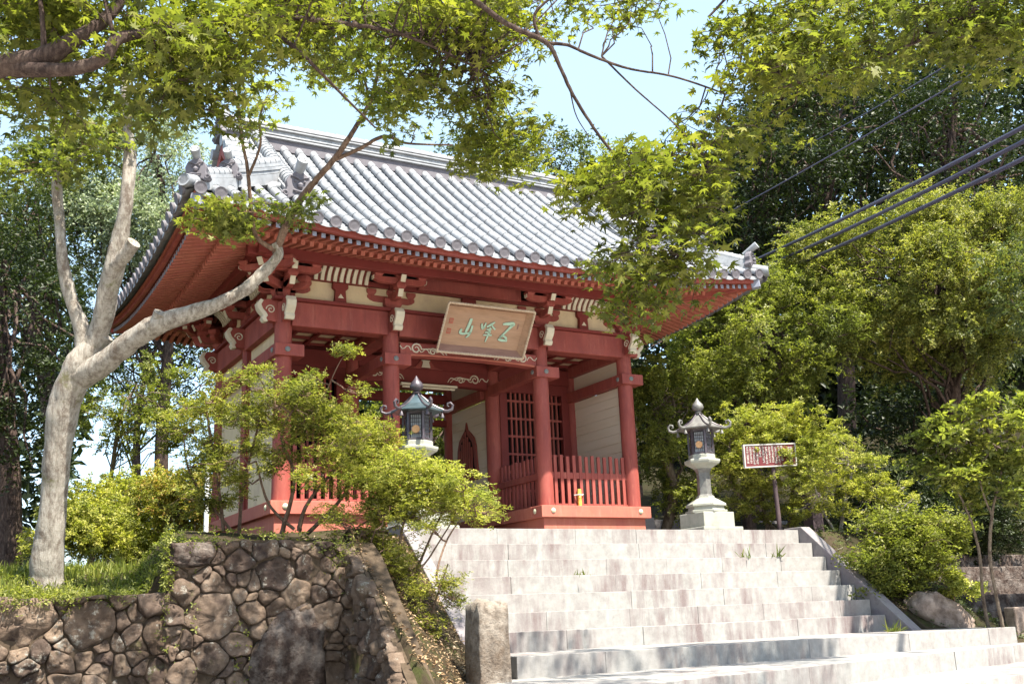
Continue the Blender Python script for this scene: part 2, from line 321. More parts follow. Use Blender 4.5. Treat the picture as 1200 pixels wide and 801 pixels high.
def env_clumps(cx, cy, rx, ry, D, rd, K, cr, flat=.55, inner=.35):
    c = at(cx, cy, D); a, bb = rx*D/FPX, ry*D/FPX; out = []
    for i in range(K):
        d = RNG.normal(size=3); d /= np.linalg.norm(d); q = inner+(1-inner)*RNG.uniform()**.5
        p = c+q*(d[0]*a*CR+d[1]*rd*np.array([CF[0], CF[1], 0])+d[2]*bb*np.array([0, 0, 1.]))
        s = cr*RNG.uniform(.7, 1.3); out.append((p, (s, s, s*flat)))
    return out
def tree(name, label, cat, base, trunk, rad, clumps, n, size, T, mat, bark='bark', group=None, limb=.04, shell=.5, tilt=.6, up=.9, limbs=True, extra=None, low=.55, jit=.35):
    root = thing(name, label, cat, base, group)
    m = MB(); P = [np.asarray(p, float) for p in trunk]; m.tube(P, rad, 9)
    if limbs:
        for c, r in clumps:
            i = int(min(len(P)-1, max(0, round(RNG.uniform(.35, 1)*(len(P)-1)))))
            pts = wob(P[i], c, 5, .05, .04); r0 = min(limb, rad[i]*.7); m.tube(pts, list(np.linspace(r0, r0*.25, len(pts))), 5)
    keep(m.build('trunk' if cat == 'tree' else 'stem', bark, None, True, ang=80), root)
    tot = sum(r[0]*r[1] for _, r in clumps); PP, NN = [], []
    for c, r in clumps:
        k = max(4, int(n*r[0]*r[1]/tot)); p, q = shoots(c, r, k, tilt); PP.append(p); NN.append(q)
    if extra is not None: PP.append(extra[0]); NN.append(extra[1])
    keep(leaf_cloud('crown', np.concatenate(PP), np.concatenate(NN), size, T, mat, None, jit), root)
    return root
def keep(o, root):                                 # parent a part built in world coordinates to a root standing elsewhere
    o.parent = root; o.matrix_parent_inverse = Matrix.Translation(-Vector(root.location)); return o
# ================================================================== GROUND
def lerp(a, b, t): return a+(b-a)*min(1, max(0, t))
def flank_x(y): return -.65-.06*(-4.5-y)
def H(x, y):
    n = .05*math.sin(1.7*x+.6*y)+.04*math.sin(2.9*y-1.3*x)
    if x < 1.0:
        xb = -2.75+max(0, y+3.6)*.30
        low = lerp(-1.02, -.72, (y+4.4)/1.2) if y > -4.42 else -2.75
        if y > -3.2: low = lerp(-.72, -.35, (y+3.2)/7)
        up = lerp(-.52, -.04, (y+4.4)/3.6)
        slope = -1.6+.8*(y+4.2)-.95*(x-.9)
        if x < xb: z = low
        elif x < xb+.3 and y > -4.42: z = lerp(low, up, (x-xb)/.3)
        elif y > -4.42: z = up
        else: z = -2.75
        if x > flank_x(y)+.02 and y > -6.6: z = min(max(slope, -2.3), up if y > -4.42 else 9)
        z += n*.5
    elif x < 8.35:
        z = -.22 if y > -2.2 else max(-.6+(y+2.2)*.9, -2.95)
        if y > 5: z += n*.5
    else:
        z = lerp(-1.95, -.2, (y+4.7)/2.4)
        if y < -5.1: z = -2.4 if y > -6.3 else -2.75
        t = min(1, max(0, (x-9.6)/1.6)); z = z*(1-t)+t*lerp(-2.05, .9, (y+4.0)/8) if y > -5.1 else z
        z += n*.6
    if y > 7 and x > 7: z += (min(y, 36)-7)*(.02*min(14, x-7))
    elif y > 16: z += min(.8, (y-16)*.05)
    return z
def build_ground():
    xs = np.unique(np.round(np.concatenate([np.linspace(-400, -30, 12), np.linspace(-30, -6, 25), np.arange(-6, 12.01, .15), np.linspace(12, 30, 25), np.linspace(30, 400, 12), [-2.76, -2.74, .98, 1.0, 8.34, 8.36]]), 3))
    ys = np.unique(np.round(np.concatenate([np.linspace(-300, -20, 8), np.linspace(-20, -8, 13), np.arange(-8, 3.01, .15), np.linspace(3, 40, 50), np.linspace(40, 500, 12), [-4.43, -4.41, -5.11, -5.09]]), 3))
    V = [(x, y, H(x, y)) for y in ys for x in xs]; nx = len(xs)
    F = [(j*nx+i, j*nx+i+1, (j+1)*nx+i+1, (j+1)*nx+i) for j in range(len(ys)-1) for i in range(nx-1)]
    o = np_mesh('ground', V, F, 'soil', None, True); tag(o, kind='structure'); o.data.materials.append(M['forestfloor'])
    o.data.polygons.foreach_set('material_index', np.array([1 if (V[f[0]][0] > 8.9 and V[f[0]][1] > -4.7) or V[f[0]][1] > 12 else 0 for f in F], np.int32))  # near ground at right coloured dark to stand for tree shade
    rd = MB().box(-60, 60, -60, -6.2, -3.0, -2.7).build('pavement', 'road'); tag(rd, kind='structure')
build_ground()
def hillside():
    V = []; nx, ny = 60, 16
    for j in range(ny):
        for i in range(nx):
            a = R(-75+150*i/(nx-1))+YAW; t = j/(ny-1); d = 36+34*t; x, y = CAM[0]+d*math.sin(a), CAM[1]+d*math.cos(a)
            hgt = (11 if a < YAW+.05 else 11+9*min(1, (a-YAW-.05)/.35)); k = min(1, abs(a-YAW+.02)/.30) if a < YAW+.1 else 1
            hgt *= 1-1.0*math.exp(-((a-YAW+.33)/.10)**4)
            V.append((x, y, -1+hgt*(.45+.55*k)*t**.8+.8*math.sin(i*.9)*t+.6*math.sin(i*2.3+j)))
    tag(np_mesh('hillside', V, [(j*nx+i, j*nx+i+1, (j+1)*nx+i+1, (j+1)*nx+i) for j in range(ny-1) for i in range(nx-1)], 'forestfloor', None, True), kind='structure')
hillside()

# ================================================================== STAIRCASE
st = thing('stone_staircase', 'broad pale granite staircase with brown streaks climbing to the red gate', 'staircase', (4.5, -4, -2.2))
RISE, TREAD, Y0 = .23, .27, -2.45
def step_blocks(name, x0, x1, yf, yb, zt, h, seed, front_r=None, bl=1.25):
    rr = random.Random(seed); m = MB(); x = x0
    fy = (lambda x: yf) if front_r is None else (lambda x: yf+(front_r-yf)*(x-x0)/(x1-x0))
    while x < x1-.05:
        L = bl*rr.uniform(.75, 1.35); xe = min(x1, x+L)
        if x1-xe < .4: xe = x1
        d, e = rr.uniform(-.005, .005), rr.uniform(-.003, .003); g = .0015
        a, b = fy(x+g)+d, fy(xe-g)+d
        m.add([(x+g, a, zt-h), (xe-g, b, zt-h), (xe-g, yb, zt-h), (x+g, yb, zt-h), (x+g, a, zt+e), (xe-g, b, zt+e), (xe-g, yb, zt+e), (x+g, yb, zt+e)],
              [(0, 3, 2, 1), (4, 5, 6, 7), (0, 1, 5, 4), (1, 2, 6, 5), (2, 3, 7, 6), (3, 0, 4, 7)])
        x = xe
    return keep(m.build(name, 'step', None, bevel=.004), st)
for i in range(7):
    yf = Y0-TREAD*i; z = -.15-RISE*i
    step_blocks('step', 1.05, 7.95, yf, yf+TREAD+.25 if i else 1.0, z, RISE+.04, 11+i)
step_blocks('step', .95, 9.15, -5.33, -3.95, -1.76, RISE+.04, 31, -5.33, 1.5)
step_blocks('step', .2, 11.6, -7.55, -5.25, -1.99, RISE+.05, 32, -5.0, 1.7)
step_blocks('step', .0, 12.5, -8.6, -5.0, -2.222, .25, 33, -6.0, 1.7)
tr = thing('stone_terrace', 'pale granite paving of the terrace at the head of the stairs', 'terrace', (4.5, -1, -.15)); 
m = MB(); rr = random.Random(5)
for i in range(8):
    for j in range(4):
        x = 1.0+i*.9; y = -1.44+j*.55
        m.box(x+.004, x+.896, y+.004, y+.546, -.3, -.152+rr.uniform(-.003, .003))
keep(m.build('paving', 'step', None, bevel=.006), tr)
# sloped cheek slabs either side
def cheek(x0, x1, ys, ye, name='cheek_slab', out=.10):
    k = RISE/TREAD
    def zz(y): return -.15+k*(y-Y0)
    top = ys; a = [(top, -.12), (ys-.12, -.12+.0)]
    prof = [(-2.1, -.10), (-2.50, -.10), (ye, zz(ye)+out), (ye, zz(ye)-.25), (-2.50, -.8), (-2.1, -.6)]
    m = MB(); m.prism([(p, q) for p, q in prof], (x0, 0, 0), (0, 1, 0), (0, 0, 1), (x1-x0, 0, 0))
    return keep(m.build(name, 'cheek', None, bevel=.012), st)
cheek(.84, 1.03, -2.3, -4.2); cheek(7.96, 8.16, -2.3, -4.6, out=.17)

# ================================================================== DRY STONE WALLS
from mathutils import noise as mn
def clip(poly, px, py, nx, ny):
    out = []; n = len(poly)
    for i in range(n):
        a, b = poly[i], poly[(i+1) % n]; da = (a[0]-px)*nx+(a[1]-py)*ny; db = (b[0]-px)*nx+(b[1]-py)*ny
        if da <= 0: out.append(a)
        if da*db < 0: t = da/(da-db); out.append((a[0]+t*(b[0]-a[0]), a[1]+t*(b[1]-a[1])))
    return out
def stones(m, uv, frame, size, seed, big=(), cap=None, bulge=.075):
    """irregular stones filling polygon uv of plane frame=(origin, eu, ev, normal)"""
    rr = random.Random(seed); us = [p[0] for p in uv]; vs = [p[1] for p in uv]; S = []
    for (u, v, w) in big: S.append((u, v, w))
    tries = 0
    while tries < 4000:
        tries += 1; u, v = rr.uniform(min(us), max(us)), rr.uniform(min(vs), max(vs)); w = size*rr.choice([.32, .42, .6, .85, 1, 1.15, 1.35, 1.6])
        if all(math.hypot((u-a)*.85, (v-b)*1.15) > .52*(w+c) for a, b, c in S): S.append((u, v, w))
    o, eu, ev, nn = [np.asarray(q, float) for q in frame]
    for i, (u, v, w) in enumerate(S):
        poly = list(uv)
        for j, (a, b, c) in enumerate(S):
            if i == j or math.hypot(a-u, b-v) > 2.2*size+w+c: continue
            dx, dy = a-u, b-v; D = math.hypot(dx, dy); t = .5+.5*(w*w-c*c)/(4*D*D)*1.4; t = min(.8, max(.2, t))
            poly = clip(poly, u+dx*t, v+dy*t, dx/D, dy/D)
            if len(poly) < 3: break
        if len(poly) < 3: continue
        cx = sum(p[0] for p in poly)/len(poly); cy = sum(p[1] for p in poly)/len(poly)
        pts = []
        for k in range(len(poly)):
            a, b = poly[k], poly[(k+1) % len(poly)]; L = math.hypot(b[0]-a[0], b[1]-a[1]); ns = max(1, int(L/.022))
            for q in range(ns): pts.append((a[0]+(b[0]-a[0])*q/ns, a[1]+(b[1]-a[1])*q/ns))
        pts = [(px+.055*mn.noise(Vector((px*4.5, py*4.5, seed)))+.02*mn.noise(Vector((px*13, py*13, seed))), py+.055*mn.noise(Vector((px*4.5, py*4.5, seed+30)))+.02*mn.noise(Vector((px*13, py*13, seed+50)))) for px, py in pts]
        # soften corners
        for _ in range(2): pts = [((pts[k-1][0]+2*pts[k][0]+pts[(k+1) % len(pts)][0])/4, (pts[k-1][1]+2*pts[k][1]+pts[(k+1) % len(pts)][1])/4) for k in range(len(pts))]
        n = len(pts); rad = max(.05, math.sqrt(sum((p[0]-cx)**2+(p[1]-cy)**2 for p in pts)/n)); g = .001+.004*rr.random()
        tx, ty, d0 = rr.uniform(-.22, .22), rr.uniform(-.18, .12), rr.uniform(-.02, .035); bl = bulge*rr.uniform(.7, 1.3)
        pts = [(cx+(px-cx)*(1+q_), cy+(py-cy)*(1+q_)) for px, py in pts for q_ in (.06*(mn.noise(Vector((px*9, py*9, i))) ) ,)]
        V = []; ring = [(1, -.6), (1, .1), (.98, .62), (.94, .86), (.84, .97), (.64, 1.0), (.45, 1.0), (.28, 1.0), (.14, 1.0)]; ph = rr.uniform(0, 6)
        for s, h in ring:
            for k, (px, py) in enumerate(pts):
                sx = (1-g/rad)*s; x, y = cx+(px-cx)*sx, cy+(py-cy)*sx
                hh = d0+h*bl+(tx*(x-cx)+ty*(y-cy))*(h > .3)+(.05*abs(mn.noise(Vector((x*4.2, y*4.2, ph))))-.02+.055*mn.fractal(Vector((x*5, y*5, ph)), .8, 2.1, 4)+.03*mn.noise(Vector((x*3, y*3, ph+9))))*(h > .3)
                V.append(o+eu*x+ev*y+nn*hh)
        V.append(o+eu*cx+ev*cy+nn*(d0+bl*1.03)); F = []
        for a in range(len(ring)-1):
            for k in range(n): F.append((a*n+k, a*n+(k+1) % n, (a+1)*n+(k+1) % n, (a+1)*n+k))
        a = len(ring)-1
        for k in range(n): F.append((a*n+k, a*n+(k+1) % n, len(V)-1))
        m.add(V, F)
def stone_wall(name, label, uv, frame, size, seed, big=(), loc=(0, 0, 0)):
    root = thing(name, label, 'wall', loc); m = MB(); stones(m, uv, frame, size, seed, big)
    keep(m.build('stonework', 'stone', None, True, ang=70), root)
    o, eu, ev, nn = [Vector(q) for q in frame]
    b = MB().prism(uv, o+nn*.012, eu, ev, -nn*.26); keep(b.build('earth_core', 'mud', None), root); return root
stone_wall('retaining_wall', 'low dark dry stone wall under the pale tree, below the grassy bank', [(-3.4, -2.9), (.12, -2.9), (.12, -.98), (-.6, -1.0), (-3.4, -1.03)], ((-2.6, -4.5, 0), (1, 0, 0), (0, 0, 1), (0, -1, 0)), .30, 3, loc=(-3.6, -4.5, -2.75))
CW = stone_wall('corner_wall', 'taller dry stone wall with a dark corner capstone, below the bushes in front of the gate', [(-1.93, -2.9), (.03, -2.9), (.03, -.52), (-.9, -.47), (-1.93, -.50)], ((-.62, -4.56, 0), (1, 0, 0), (0, 0, 1), (0, -1, 0)), .235, 8,
           [(-1.70, -.60, .34), (-.72, -1.62, .62), (-1.5, -1.22, .42)], loc=(-1.6, -4.5, -2.75))
fl = 1.95
stone_wall('flank_wall', 'shaded stone wall stepping down towards the stairs beside the leaf litter slope', [(0, -2.9), (fl, -2.9), (fl, -2.1), (1.75, -1.9), (1.2, -1.42), (.7, -1.0), (.3, -.66), (0, -.5)], ((-.60, -4.50, 0), (-.06, -.998, 0), (0, 0, 1), (-.998, .06, 0)), .24, 21, loc=(-.7, -5.4, -2.75))

def rock(name, label, cat, c, sx, sy, sz, mat, seed, n=3, rot=(0, 0, 0), amp=.18, box=.55, taper=0):
    bm = bmesh.new(); bmesh.ops.create_cube(bm, size=2); bmesh.ops.subdivide_edges(bm, edges=bm.edges[:], cuts=9, use_grid_fill=True)
    from mathutils import noise as mn
    off = Vector((seed*3.1, seed*1.7, seed))
    for v in bm.verts:
        p = v.co.copy(); sp = p.normalized()*1.15; q = p.lerp(sp, 1-box)
        d = mn.fractal(q*1.3+off, .8, 2.1, 5)*amp+mn.noise(q*.8-off)*amp*.8
        q = q+q.normalized()*d; k = 1-taper*(q.z*.5+.5); v.co = Vector((q.x*sx*k, q.y*sy*k, q.z*sz))
    bmesh.ops.rotate(bm, verts=bm.verts, matrix=Matrix.Rotation(rot[2], 3, 'Z') @ Matrix.Rotation(rot[1], 3, 'Y') @ Matrix.Rotation(rot[0], 3, 'X'))
    me = bpy.data.meshes.new(name); bm.to_mesh(me); bm.free(); me.shade_smooth()
    o = link(name, me, mat); o.location = c; return tag(o, label, cat)
for nm, c, sx, sy, sz, sd, mt, rt in (('capstone', (-2.33, -4.55, -.62), .215, .14, .115, 4, 'stonedark', (0, 0, 0)), ('face_boulder', (-1.33, -4.58, -1.75), .37, .17, .52, 9, 'stonedark', (R(4), R(10), 0))):
    b_ = rock(nm, None, None, c, sx, sy, sz, mt, sd, rot=rt, box=.62 if nm == 'capstone' else .25, amp=.30); keep(b_, CW); b_.location = c
rock('stone_pillar', 'rough upright granite post at the left foot of the stairs', 'pillar', (.49, -5.55, -1.75), .185, .18, .57, 'granite', 2, box=.86, amp=.07, taper=.06)
rock('boulder', 'brown boulder leaning at the right foot of the stairs under a leafy bush', 'boulder', (8.98, -4.15, -1.62), .50, .36, .27, 'boulder', 5, rot=(0, R(34), R(-10)), amp=.22, box=.4)
# ================================================================== THE GATE
CX = [0, 1.8, 4.624, 6.424]; CY = [0, 1.803, 3.606]; XC, YC = 3.212, 1.803
G = thing('temple_gate', 'vermilion wooden temple gate with grey tiled roof at the head of the stairs', 'gate', (XC, YC, 0))
def part(m, name, mat, smooth=False, bevel=0, parent=None, ang=40, label=None):
    o = m.build(name, mat, None, smooth, bevel, ang)
    if parent is None: keep(o, G)
    else: o.parent = parent
    if label: o['label'] = label
    return o
for i in (0, 2):                                   # plinths and sill beams of the two side bays
    x0, x1 = CX[i], CX[i+1]
    part(MB().box(x0-.145, x1+.145, -.145, 3.75, -.3, .25), 'plinth', 'pink', bevel=.01)
    part(MB().box(x0-.224, x1+.224, -.224, .12, .25, .4476), 'sill_beam', 'pink', bevel=.008)
    part(MB().box(x0-.224, x0+.10, .123, 3.8, .25, .4476), 'sill_beam', 'pink', bevel=.008)
    part(MB().box(x1-.10, x1+.224, .123, 3.8, .25, .4476), 'sill_beam', 'pink', bevel=.008)
    part(MB().box(x0+.101, x1-.101, .13, 3.6, .28, .40), 'floor_board', 'darkred')
    for dx, f in ((0, -.228), (1.8, -.228)):
        s = MB(); s.lathe([(.038, 0), (.045, .01), (.03, .022), (.012, .03)], 12); o = part(s, 'sill_stud', 'brass', True)
        o.location = (CX[i]+dx, -.222, .36); o.rotation_euler = (R(90), 0, 0)
    s = MB(); s.lathe([(.038, 0), (.045, .01), (.03, .022), (.012, .03)], 12); o = part(s, 'sill_stud', 'brass', True)
    o.location = (x0-.222, .0, .36); o.rotation_euler = (R(90), 0, R(-90))
for i, x in enumerate(CX):                         # twelve columns
    for j, y in enumerate(CY):
        z0 = .44 if not (j == 1 and i in (1, 2)) else -.15
        part(MB().lathe([(.142, z0), (.137, z0+.8), (.135, 3.1), (.125, 3.54)], 28, (x, y, 0)), 'column', 'red', True)
def stud(x, y, z, rz, mat='stud', r=.042):
    s = MB(); s.lathe([(r, 0), (r, .012), (r*.7, .02), (r*.66, .02), (r*.3, .03)], 14); o = part(s, 'beam_stud', mat, True)
    o.location = (x, y, z); o.rotation_euler = (R(90), 0, rz)
NB, NT = 2.665, 2.857
for i, x in enumerate(CX):                         # tie beams along each column line, boxed ends round the front columns
    part(MB().box(x-.172, x+.29, -.174, .142, NB, NT), 'tie_beam_end', 'red', bevel=.01)
    part(MB().box(x-.172, x-.03, .145, 1.66, NB+.002, NT-.002), 'tie_beam', 'red', bevel=.008)
    if i in (0, 3): part(MB().box(x-.172, x-.03, 1.663, 3.75, NB+.002, NT-.002), 'tie_beam', 'red', bevel=.008)
    else: part(MB().box(x-.172, x-.03, 1.95, 3.6, NB+.002, NT-.002), 'tie_beam', 'red', bevel=.008)
    stud(x+.02, -.175, 2.765, 0); stud(x-.173, -.03, 2.765, R(-90))
for a in range(3):                                 # head beams, front and back
    part(MB().box(CX[a]+.10, CX[a+1]-.10, -.139, .139, 3.157, 3.547), 'head_beam', 'red', bevel=.012)
    part(MB().box(CX[a]+.10, CX[a+1]-.10, 3.467, 3.745, 3.157, 3.547), 'head_beam', 'red', bevel=.012)
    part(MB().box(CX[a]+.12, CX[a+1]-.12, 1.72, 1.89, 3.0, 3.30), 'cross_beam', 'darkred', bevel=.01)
for x in CX:
    for b in range(2): part(MB().box(x-.139, x+.139, CY[b]+.10, CY[b+1]-.10, 3.157, 3.547), 'head_beam', 'red', bevel=.012)
# dark cover board over the head beams and cream frieze
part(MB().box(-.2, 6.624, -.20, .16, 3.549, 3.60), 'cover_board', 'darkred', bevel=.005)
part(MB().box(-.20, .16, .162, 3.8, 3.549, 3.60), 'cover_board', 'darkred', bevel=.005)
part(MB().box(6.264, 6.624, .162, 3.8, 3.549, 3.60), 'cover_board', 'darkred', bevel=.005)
for a in range(3): part(MB().box(CX[a]+.05, CX[a+1]-.05, -.036, .036, 3.60, 3.95), 'frieze_panel', 'cream')
for b in range(2):
    part(MB().box(-.036, .036, CY[b]+.06, CY[b+1]-.05, 3.60, 3.95), 'frieze_panel', 'cream')
    part(MB().box(6.388, 6.46, CY[b]+.06, CY[b+1]-.05, 3.60, 3.95), 'frieze_panel', 'cream')
part(MB().box(-.10, 6.524, -.11, .10, 3.95, 4.03), 'wall_plate', 'darkred', bevel=.006)
part(MB().box(-.11, .10, .102, 3.7, 3.95, 4.03), 'wall_plate', 'darkred', bevel=.006)
part(MB().box(6.324, 6.53, .102, 3.7, 3.95, 4.03), 'wall_plate', 'darkred', bevel=.006)
def strut(x, y, ax):
    m = MB(); w = .085
    prof = [(-.10, 0), (.10, 0), (.085, .22), (.13, .26), (.13, .34), (-.13, .34), (-.13, .26), (-.085, .22)]
    if ax == 'x': m.prism(prof, (x, -.12, 3.601), (1, 0, 0), (0, 0, 1), (0, .08, 0))
    else: m.prism(prof, (x, y, 3.601), (0, 1, 0), (0, 0, 1), (.08, 0, 0))
    p = part(m, 'frieze_strut', 'darkred', bevel=.006)
    if ax == 'x': part(MB().prism([(-.05, .09), (.05, .09), (.02, .13), (0, .16), (-.02, .13)], (x, -.123, 3.601), (1, 0, 0), (0, 0, 1), (0, .01, 0)), 'carved_flower', 'white', parent=p)
for a in range(3): strut((CX[a]+CX[a+1])/2, 0, 'x')
for b in range(2): strut(-.12, (CY[b]+CY[b+1])/2, 'y')
# ---- bracket sets: block, two tiers of arms, small blocks, painted ends
def arm_prof(L, h, cut=.12): return [(-L, h), (-L, h*.55), (-L+cut*.4, h*.2), (-L+cut, 0), (L-cut, 0), (L-cut*.4, h*.2), (L, h*.55), (L, h)]
def bracket(x, y, ox, oy):
    o = Vector((ox, oy, 0)); o.normalize(); t = Vector((-o.y, o.x, 0)); c = Vector((x, y, 0)); Z = Vector((0, 0, 1)); m = MB()
    def bl(p, w, h, base=.6):
        m.add([p+t*(i*w*base/2)+o*(j*w*base/2) for i, j in ((-1, -1), (1, -1), (1, 1), (-1, 1))]+[p+Z*h*.45+t*(i*w/2)+o*(j*w/2) for i, j in ((-1, -1), (1, -1), (1, 1), (-1, 1))]+[p+Z*h+t*(i*w/2)+o*(j*w/2) for i, j in ((-1, -1), (1, -1), (1, 1), (-1, 1))],
              [(3, 2, 1, 0), (0, 1, 5, 4), (1, 2, 6, 5), (2, 3, 7, 6), (3, 0, 4, 7), (4, 5, 9, 8), (5, 6, 10, 9), (6, 7, 11, 10), (7, 4, 8, 11), (8, 9, 10, 11)])
    diag = abs(ox) > .1 and abs(oy) > .1; S = 1.35 if diag else 1
    bl(c+Z*3.60, .30, .17, .68)
    m.prism(arm_prof(.42, .11), c+o*.05+Z*3.72-o*.1, t, Z, o*.10)
    m.prism([(-.1, .12), (-.1, 0), (.34*S, 0), (.42*S, .04), (.46*S, .12)], c+Z*3.73-t*.05, o, Z, t*.10)
    for k in (-.35, 0, .35): bl(c+t*k+Z*3.83, .16, .10)
    bl(c+o*.40*S+Z*3.85, .17, .10)
    m.prism(arm_prof(.46, .10), c+o*(.40*S-.05)+Z*3.94, t, Z, o*.10)
    m.prism([(-.1, .11), (-.1, 0), (.46*S, 0), (.55*S, .05), (.58*S, .11)], c+Z*3.945-t*.05, o, Z, t*.10)
    for k in (-.38, 0, .38): bl(c+o*.40*S+t*k+Z*4.03, .15, .07)
    b = part(m, 'bracket_set', 'red', bevel=.005)
    for r0, z0, r1, z1 in ((.40*S, 3.735, .455*S, 3.85), (.52*S, 3.95, .575*S, 4.055)):
        part(MB().prism([(-.042, 0), (.042, 0), (.042, 1), (-.042, 1)], c+o*(r0+.012)+Z*z0, t, o*(r1-r0)+Z*(z1-z0), o*.012), 'arm_end', 'white', parent=b)
    for sgn in (-1, 1):                            # pale ends of the cross arm
        q = c+o*.40*S+t*(sgn*.455)+Z*3.985
        part(MB().prism([(-.045, 0), (.045, 0), (.045, .055), (-.045, .055)], q, o, Z, t*(sgn*.012)), 'arm_end', 'white', parent=b)
for x in CX[1:3]: bracket(x, 0, 0, -1)
bracket(0, CY[1], -1, 0)
bracket(6.424, CY[1], 1, 0)
for x, y, a, b in ((0, 0, 0, -1), (0, 0, -1, 0), (0, 0, -1, -1), (6.424, 0, 0, -1), (6.424, 0, 1, -1), (0, 3.606, -1, 0), (0, 3.606, -1, 1)): bracket(x, y, a, b)
# ---- coved rib panels under the purlin
def rib_panel(p0, p1, o, name='coved_panel'):
    p0, p1, o = Vector(p0), Vector(p1), Vector(o); L = (p1-p0).length; t = (p1-p0)/L; Z = Vector((0, 0, 1))
    def cv(s, q): return p0+t*s+o*(.11+.15*q*q+.02*q)+Z*(3.96+.215*q)
    m = MB(); K = 6
    V = [cv(s, k/K) for k in range(K+1) for s in (0, L)]; m.add(V, [(2*k, 2*k+1, 2*k+3, 2*k+2) for k in range(K)])
    a = part(m, name, 'darkred'); n = int(L/.112); r = MB()
    for i in range(n+1):
        s = L*(i+.5)/(n+1); Vs = []
        for k in range(K+1):
            c = cv(s, k/K); nrm = (o-Z*.35).normalized()
            for u, h in ((-.028, 0), (-.028, .04), (.028, .04), (.028, 0)): Vs.append(c+t*u+nrm*h)
        r.add(Vs, [(4*k+j, 4*k+j+1, 4*k+j+5, 4*k+j+4) for k in range(K) for j in range(3)]+[(0, 3, 2, 1), (4*K, 4*K+1, 4*K+2, 4*K+3)])
    part(r, 'rib', 'white', parent=a)
for a in (0, 2): rib_panel((CX[a]+.42, 0, 0), (CX[a+1]-.42, 0, 0), (0, -1, 0))
for b in range(2): rib_panel((0, CY[b]+.42, 0), (0, CY[b+1]-.42, 0), (-1, 0, 0))
part(MB().box(CX[1]+.44, CX[2]-.44, -.20, -.13, 3.97, 4.30), 'carved_panel', 'red')
for s, (o1, o2) in enumerate((((-.75, -.62, 4.07), (7.17, -.48, 4.26)), ((-.75, 4.08, 4.07), (7.17, 4.22, 4.26)))): part(MB().box(o1[0], o2[0], o1[1], o2[1], o1[2], o2[2]), 'purlin', 'darkred', bevel=.008)
for x in (-.55, 6.974): part(MB().box(x-.07, x+.07, -.75, 4.36, 4.073, 4.257), 'purlin', 'darkred', bevel=.008)
# ---- carved beam noses
def nose(x, y, ox, oy):
    o = Vector((ox, oy, 0)); t = Vector((-oy, ox, 0)); c = Vector((x, y, 3.2))
    pr = [(.10, .0), (.22, .02), (.30, .0), (.34, .05), (.31, .10), (.36, .15), (.40, .20), (.42, .28), (.36, .35), (.25, .37), (.10, .36)]
    b = part(MB().prism(pr, c-t*.065, o, (0, 0, 1), t*.13), 'beam_nose', 'red', bevel=.012)
    fr = [(.26, .005), (.325, .0), (.36, .055), (.335, .10), (.385, .15), (.42, .20), (.44, .28), (.38, .36), (.33, .34), (.37, .27), (.34, .20), (.29, .15), (.26, .10), (.29, .06)]
    part(MB().prism(fr, c-t*.075, o, (0, 0, 1), t*.15), 'nose_edge', 'white', parent=b, bevel=.01)
    for sgn in (-1, 1):
        s = MB(); P = []
        for k in range(22): a = k*.42; r = .075-.003*k; P.append(c+o*(.22+r*math.cos(a))+Vector((0, 0, .2+r*math.sin(a)))+t*(sgn*.068))
        s.tube(P, .010, 5); part(s, 'carved_scroll', 'white', True, parent=b)
for x in CX: nose(x, 0, 0, -1)
nose(0, 0, -1, 0); nose(6.424, 0, 1, 0); nose(0, CY[1], -1, 0); nose(0, CY[2], -1, 0)
# ---- rainbow beams with painted scrolls
def scroll(u, v, s, flip, y, parent, tail=.5, mat='white', r=.011):
    P = []
    for k in range(26): a = k*.36; q = (.105-.0032*k)*s; P.append((u+flip*q*math.cos(a), v+q*math.sin(a)))
    P = P[::-1]
    for k in range(1, 9): t = k/8; P.append((u+flip*(.105*s+tail*t), v-.02*math.sin(6*t)-.10*t*t*s+.05*math.sin(math.pi*t)))
    part(MB().tube([(a, y, b) for a, b in P], [r*(.7+.6*math.sin(math.pi*i/len(P))) for i in range(len(P))], 5), 'carved_scroll', mat, True, parent=parent)
    Q = [(u-flip*(.10*s+.04*k), v-.03+.05*math.sin(k*1.2)+.015*k) for k in range(6)]
    part(MB().tube([(a, y, b) for a, b in Q], r*.8, 5), 'carved_scroll', mat, True, parent=parent)
def rainbow(y, z0, z1, mat, lip=True):
    x0, x1 = CX[1]+.13, CX[2]-.13; n = 24; m = MB(); pts = []
    for i in range(n+1): t = i/n; pts.append((x0+(x1-x0)*t, z0+.045*math.sin(math.pi*t)**.6))
    top = [(x1-(x1-x0)*i/n, z1+.03*math.sin(math.pi*i/n)) for i in range(n+1)]
    m.prism(pts+top, (0, y-.1, 0), (1, 0, 0), (0, 0, 1), (0, .2, 0)); b = part(m, 'rainbow_beam', mat, bevel=.012)
    if lip:
        part(MB().tube([(x, y-.10, z+.018) for x, z in pts], .020, 6), 'beam_lip', 'pink', True, parent=b)  # lighter red paints the lit lower edge of the beam
    for e, f in ((x0+.28, 1), (x1-.28, -1)):
        scroll(e, (z0+z1)/2+.03, .9, f, y-.104, b, .42); scroll(e+f*.30, (z0+z1)/2, .6, f, y-.104, b, .2)
    return b
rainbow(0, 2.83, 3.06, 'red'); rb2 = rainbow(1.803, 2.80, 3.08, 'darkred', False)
m = MB(); m.prism([(-.36, 0), (-.20, .035), (-.10, .15), (.10, .15), (.20, .035), (.36, 0), (.10, 0), (0, .06), (-.10, 0)], (XC, 1.70, 3.11), (1, 0, 0), (0, 0, 1), (0, .1, 0)); fl_ = part(m, 'frog_leg_strut', 'red', bevel=.008)
